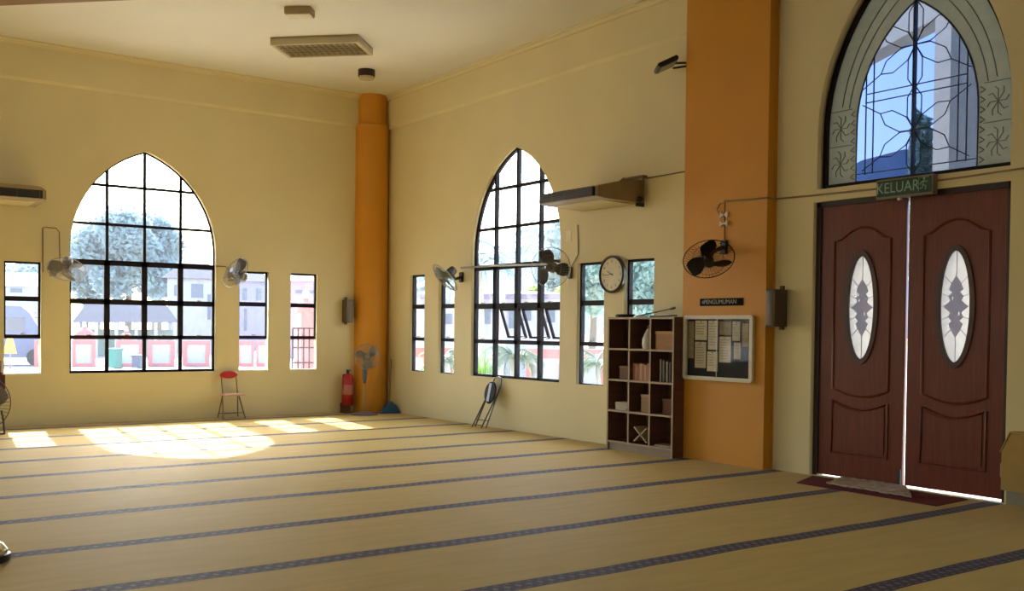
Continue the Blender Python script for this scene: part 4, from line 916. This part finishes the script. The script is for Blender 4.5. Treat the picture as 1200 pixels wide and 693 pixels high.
MB().tube([(p.x, p.y, GZ), (p.x, p.y, p.z)], .03, 6).build('post', GREYP, ys)
T = Matrix.Translation(p) @ Matrix.Rotation(-YAW, 4, 'Z'); MB().prism([(-.26, -.03, -.35), (.26, -.03, -.35), (.10, -.03, .28), (-.10, -.03, .28)], (0, .03, 0), T).build('board', mat('sign_yellow', (236, 204, 70), .5), ys)
# long hipped shelter roof
def shelter(u0, u1, vr, ve, vg, D, label):
    p, q2 = E(u0, ve, D), E(u1, ve, D); r0, r1 = E(u0+18, vr, D+3), E(u1-18, vr, D+3)
    s = empty('market_shelter', ((p.x+q2.x)/2, (p.y+q2.y)/2, GZ), label, 'building')
    back = (ray((u0+u1)/2, 380)); back.z = 0; back.normalize(); bk = back*6
    b = MB(); P_, Q_ = p, q2; Pb, Qb = p+bk, q2+bk
    vs = [b.bm.verts.new(x) for x in (P_, Q_, Qb, Pb, r0, r1)]
    for f in ((0, 1, 5, 4), (1, 2, 5), (2, 3, 4, 5), (3, 0, 4), (3, 2, 1, 0)): b.bm.faces.new([vs[k] for k in f])
    b.build('roof', ROOFG, s); b = MB()
    for k in range(6):
        for off in (Vector(), bk):
            a = (P_+off).lerp(Q_+off, .04+k*.184); b.tube([(a.x, a.y, GZ), (a.x, a.y, a.z)], .09, 8)
    b.build('post', WREN, s)
    b = MB(); a, c = P_+bk*.9, Q_+bk*.9; b.prism([(a.x, a.y, GZ), (c.x, c.y, GZ), (c.x, c.y, GZ+1.5), (a.x, a.y, GZ+1.5)], back*.1); b.build('back_wall', mat('pale_green_wall', (150, 168, 160), .8), s)
    return s
shelter(84, 210, 354, 378, 392, 58, 'long grey-roofed open shelter behind the pink wall')
shelter(-50, 62, 366, 372, 392, 62, 'low grey-roofed shelter behind the minibus')
# houses
def house(u0, u1, vt, D, depth, wm, label, wins=(), eave=.35, roofm=None, roofh=1.2):
    p, q2 = E(u0, vt, D), E(u1, vt, D); z1 = min(p.z, q2.z); d = q2-p; L = math.hypot(d.x, d.y); ang = math.atan2(d.y, d.x)
    T = Matrix.Translation((p.x, p.y, 0)) @ Matrix.Rotation(ang, 4, 'Z'); h_ = empty('house', ((p.x+q2.x)/2, (p.y+q2.y)/2, GZ), label, 'building')
    MB().box((0, 0, GZ), (L, depth, z1), T).build('walls', wm, h_)
    b = MB(); e = eave; vs = [b.bm.verts.new(T @ Vector(x)) for x in ((-e, -e, z1), (L+e, -e, z1), (L+e, depth+e, z1), (-e, depth+e, z1), (L*.25, depth/2, z1+roofh), (L*.75, depth/2, z1+roofh))]
    for f in ((0, 1, 5, 4), (1, 2, 5), (2, 3, 4, 5), (3, 0, 4), (3, 2, 1, 0)): b.bm.faces.new([vs[k] for k in f])
    b.build('roof', roofm or ROOFG, h_)
    for (a, c, va, vb) in wins:   # window rectangles as image bearings
        x0_ = (E(a, 380, D)-p); x1_ = (E(c, 380, D)-p); X0 = math.hypot(x0_.x, x0_.y); X1 = math.hypot(x1_.x, x1_.y); za, zb = E(a, va, D).z, E(a, vb, D).z
        MB().box((X0, -.06, zb), (X1, .02, za), T).build('window', mat('house_window', (112, 118, 126), .5, spec=.2), h_)
    return h_
house(196, 262, 326, 66, 8, WREN, 'white two-storey house at the right of the left arch window view', [(224, 238, 333, 349), (204, 207, 334, 347), (243, 247, 345, 375)])
house(276, 320, 330, 76, 8, mat('lilac_wall', (150, 146, 172), .8), 'lilac two-storey house seen right of the left arch window', [(300, 306, 338, 352), (284, 289, 338, 352), (286, 289, 362, 388)], roofh=.8)
house(326, 420, 329, 58, 8, mat('rose_wall', (186, 146, 160), .8), 'rose house seen in the window nearest the far corner', [(346, 372, 340, 344)], roofh=.7, roofm=WREN)
house(-40, 70, 334, 80, 10, WREN, 'pale house with pinkish gable behind the minibus', [(12, 26, 338, 343)], roofm=mat('pink_roof', (222, 198, 200), .8))
# trees to the left
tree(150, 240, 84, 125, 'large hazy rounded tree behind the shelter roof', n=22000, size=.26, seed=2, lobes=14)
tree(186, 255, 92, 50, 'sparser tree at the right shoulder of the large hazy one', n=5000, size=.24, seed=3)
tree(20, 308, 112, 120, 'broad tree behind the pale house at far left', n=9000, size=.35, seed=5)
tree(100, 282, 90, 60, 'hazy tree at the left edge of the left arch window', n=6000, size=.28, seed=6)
# --------- view through the right wall's windows
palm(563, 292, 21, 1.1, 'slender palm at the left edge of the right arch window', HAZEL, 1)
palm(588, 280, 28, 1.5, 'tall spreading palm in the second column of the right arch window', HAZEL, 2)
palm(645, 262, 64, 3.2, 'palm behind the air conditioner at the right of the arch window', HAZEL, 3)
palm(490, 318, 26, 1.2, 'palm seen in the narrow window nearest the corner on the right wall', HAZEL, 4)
house(470, 672, 344, 33, 7, mat('pale_mauve', (176, 172, 174), .8), 'long low white-eaved building behind the garden right side', [(500, 512, 362, 376), (522, 530, 368, 380), (560, 575, 360, 380), (596, 606, 362, 385), (612, 622, 362, 376), (640, 650, 362, 378)], roofh=.25, roofm=WREN, eave=.5)
p, q2 = E(474, 347, 32.0), E(668, 347, 32.0); b = MB(); d = ray(600, 380); d.z = 0; d.normalize()
b.prism([(p.x, p.y, p.z-.10), (q2.x, q2.y, q2.z-.10), (q2.x, q2.y, q2.z+.08), (p.x, p.y, p.z+.08)], d*.2)
tag(b.build('gutter_fascia', mat('purple_fascia', (124, 112, 128), .6)), 'purple fascia strip along the low building outside', 'fascia')
# right garden wall
for u0, u1, lb in ((478, 500, 'pink and white wall bay seen nearest the corner on the right'), (505, 535, 'pink and white wall bay left of the right arch window'), (617, 664, 'pink and white wall bay at the lower right of the right arch window'), (672, 712, 'pink and white wall bay outside the window left of the clock'), (716, 775, 'pink and white wall bay outside the window right of the clock')):
    fence_bay(u0, u1, 23, 1.35, lb, 'garden wall bays on the right')
def bush(u, D, h, rad, m, label, seed, n=900, size=.1):
    p = E(u, 400, D); rnd = random.Random(seed); r_ = empty('shrub', (p.x, p.y, GZ), label, 'shrub', 'shrubs outside')
    MB().tube([(p.x, p.y, GZ), (p.x, p.y, GZ+h*.5)], .03, 6).build('stem', BARK, r_)
    b = MB(); blob_leaves(b, (p.x, p.y, GZ+h*.55), (rad, rad, h*.5), n, size, rnd); b.build('foliage', m, r_); return r_
# spiky bright plant
p = E(563, 437, 17.6); sp_ = empty('spiky_plant', (p.x, p.y, GZ), 'bright green spiky plant at the lower left of the right arch window', 'plant')
b = MB(); rnd = random.Random(9)
for k in range(70):
    a = rnd.uniform(0, 6.28); L = rnd.uniform(1.05, 1.5); ln_ = rnd.uniform(.02, .22); d = Vector((math.cos(a)*ln_, math.sin(a)*ln_, 1)).normalized(); s = d.cross(Vector((0, 0, 1))).normalized()*.022
    o_ = Vector((p.x+rnd.uniform(-.15, .15), p.y+rnd.uniform(-.15, .15), GZ)); b.quad([o_-s, o_+s, o_+d*L*.6+s, o_+d*L*.6-s]); b.quad([o_+d*L*.6-s, o_+d*L*.6+s, o_+d*L+Vector((d.x, d.y, -.1))*.1])if False else b.prism([o_+d*L*.6-s, o_+d*L*.6+s, o_+d*L], s.cross(d)*.1)
b.build('leaves', BRIGHTL, sp_); MB().lathe([(0, GZ), (.12, GZ), (.08, GZ+.12), (0, GZ+.15)], Matrix.Translation((p.x, p.y, 0)), 10).build('stem', BARK, sp_)
palm(600, 402, 20, .75, 'low feathery palm in the bottom row of the right arch window', GREENL, 7, 18)
palm(520, 408, 20, .6, 'low feathery palm outside the second narrow window of the right wall', GREENL, 8, 14)
for u, D, h_, r0_, lb, sd_ in ((625, 46, 3.6, .6, 'yellow-green shrub mass behind the low building, middle', 4), (656, 44.5, 3.5, .55, 'yellow-green shrub mass behind the low building, right end', 5), (584, 52, 3.6, .6, 'yellow-green shrub mass behind the low building, left end', 6)):
    bush(u, D, h_, r0_, leafmat('yellow_green', (160, 178, 96), (110, 140, 70)), lb, sd_, 1800, .16)
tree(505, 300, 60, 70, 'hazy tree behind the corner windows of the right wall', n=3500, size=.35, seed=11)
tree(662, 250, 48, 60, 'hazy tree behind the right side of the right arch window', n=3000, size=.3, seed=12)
tree(695, 285, 52, 70, 'pale leafy tree outside the window left of the clock', leafmat('mist_leaf', (170, 192, 176), (134, 160, 146)), n=5000, size=.22, seed=13)
tree(752, 280, 54, 70, 'pale leafy tree outside the window right of the clock', leafmat('mist_leaf2', (170, 192, 176), (134, 160, 146)), n=5000, size=.22, seed=14)
palm(700, 410, 20, .7, 'low palm outside the window left of the clock', GREENL, 15, 16)
# utility pole lines
p = E(628, 268, 50); up_ = empty('utility_pole', (p.x, p.y, GZ), 'thin bluish utility pole in the third column of the right arch window', 'pole')
MB().tube([(p.x, p.y, GZ), (p.x, p.y, p.z)], .14, 8).build('mast', mat('pole_blue', (140, 160, 190), .6), up_)
b = MB(); a, c = E(606, 297, 50), E(640, 295, 50); b.tube([a, c], .05, 6); b.build('cross_arm', mat('pole_arm', (140, 156, 180), .6), up_)
# hills
def hill(pts, D, label, m):
    b = MB(); n = len(pts); ft, bt, bk = [], [], []
    for u, v in pts:
        a = E(u, v, D); g_ = E(u, 385, D*.8); g_.z = GZ-1; c = E(u, 385, D*1.25); c.z = GZ-1
        ft.append(b.bm.verts.new(g_)); bt.append(b.bm.verts.new(a)); bk.append(b.bm.verts.new(c))
    for k in range(n-1):
        b.bm.faces.new((ft[k], ft[k+1], bt[k+1], bt[k])); b.bm.faces.new((bt[k], bt[k+1], bk[k+1], bk[k])); b.bm.faces.new((bk[k], bk[k+1], ft[k+1], ft[k]))
    bmesh.ops.subdivide_edges(b.bm, edges=b.bm.edges[:], cuts=3, use_grid_fill=True); rnd = random.Random(5)
    o_ = b.build('hill', m, smooth=True); return tag(o_, label, 'hill')
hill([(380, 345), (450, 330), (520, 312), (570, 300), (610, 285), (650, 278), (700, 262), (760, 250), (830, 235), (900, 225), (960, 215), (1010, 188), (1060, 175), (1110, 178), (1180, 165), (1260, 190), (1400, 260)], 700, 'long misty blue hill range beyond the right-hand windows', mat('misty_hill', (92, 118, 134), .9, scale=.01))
# porch column and tree outside the door
pc = empty('porch_column', (3.3, -7.1, GZ), 'cream porch column seen through the fanlight over the door', 'column')
def por(u, D):
    return E(u, 100, D)
p = por(1120, 13.6); pc.location = (p.x, p.y, GZ)
CRC = mat('porch_cream', (236, 214, 170), .7, spec=.2)
T = Matrix.Translation((p.x, p.y, 0)) @ Matrix.Rotation(R(-28.4), 4, 'Z')
MB().box((-.18, -.18, GZ), (.18, .18, 7.2), T).build('shaft', CRC, pc)
MB().box((-.26, -.26, GZ), (.26, .26, GZ+.3), T).build('base', CRC, pc)
bz = E(1110, 17, 13.6).z
MB().box((-.15, .18, bz), (.15, 7.0, bz+1.2), T).build('beam', CRC, pc)
tree(1082, 125, 24, 34, 'dark leafy tree seen through the fanlight beside the porch column', leafmat('muted_leaf', (150, 176, 150), (100, 128, 108)), n=5000, size=.13, seed=21)  # muted green leaf colour
# porch slab outside the doors
struct(MB().box((.4, -13.5, GZ), (3.9, -6.2, -.03)).build('porch_floor', mat('porch_tile', (210, 205, 196), .4, scale=3)))
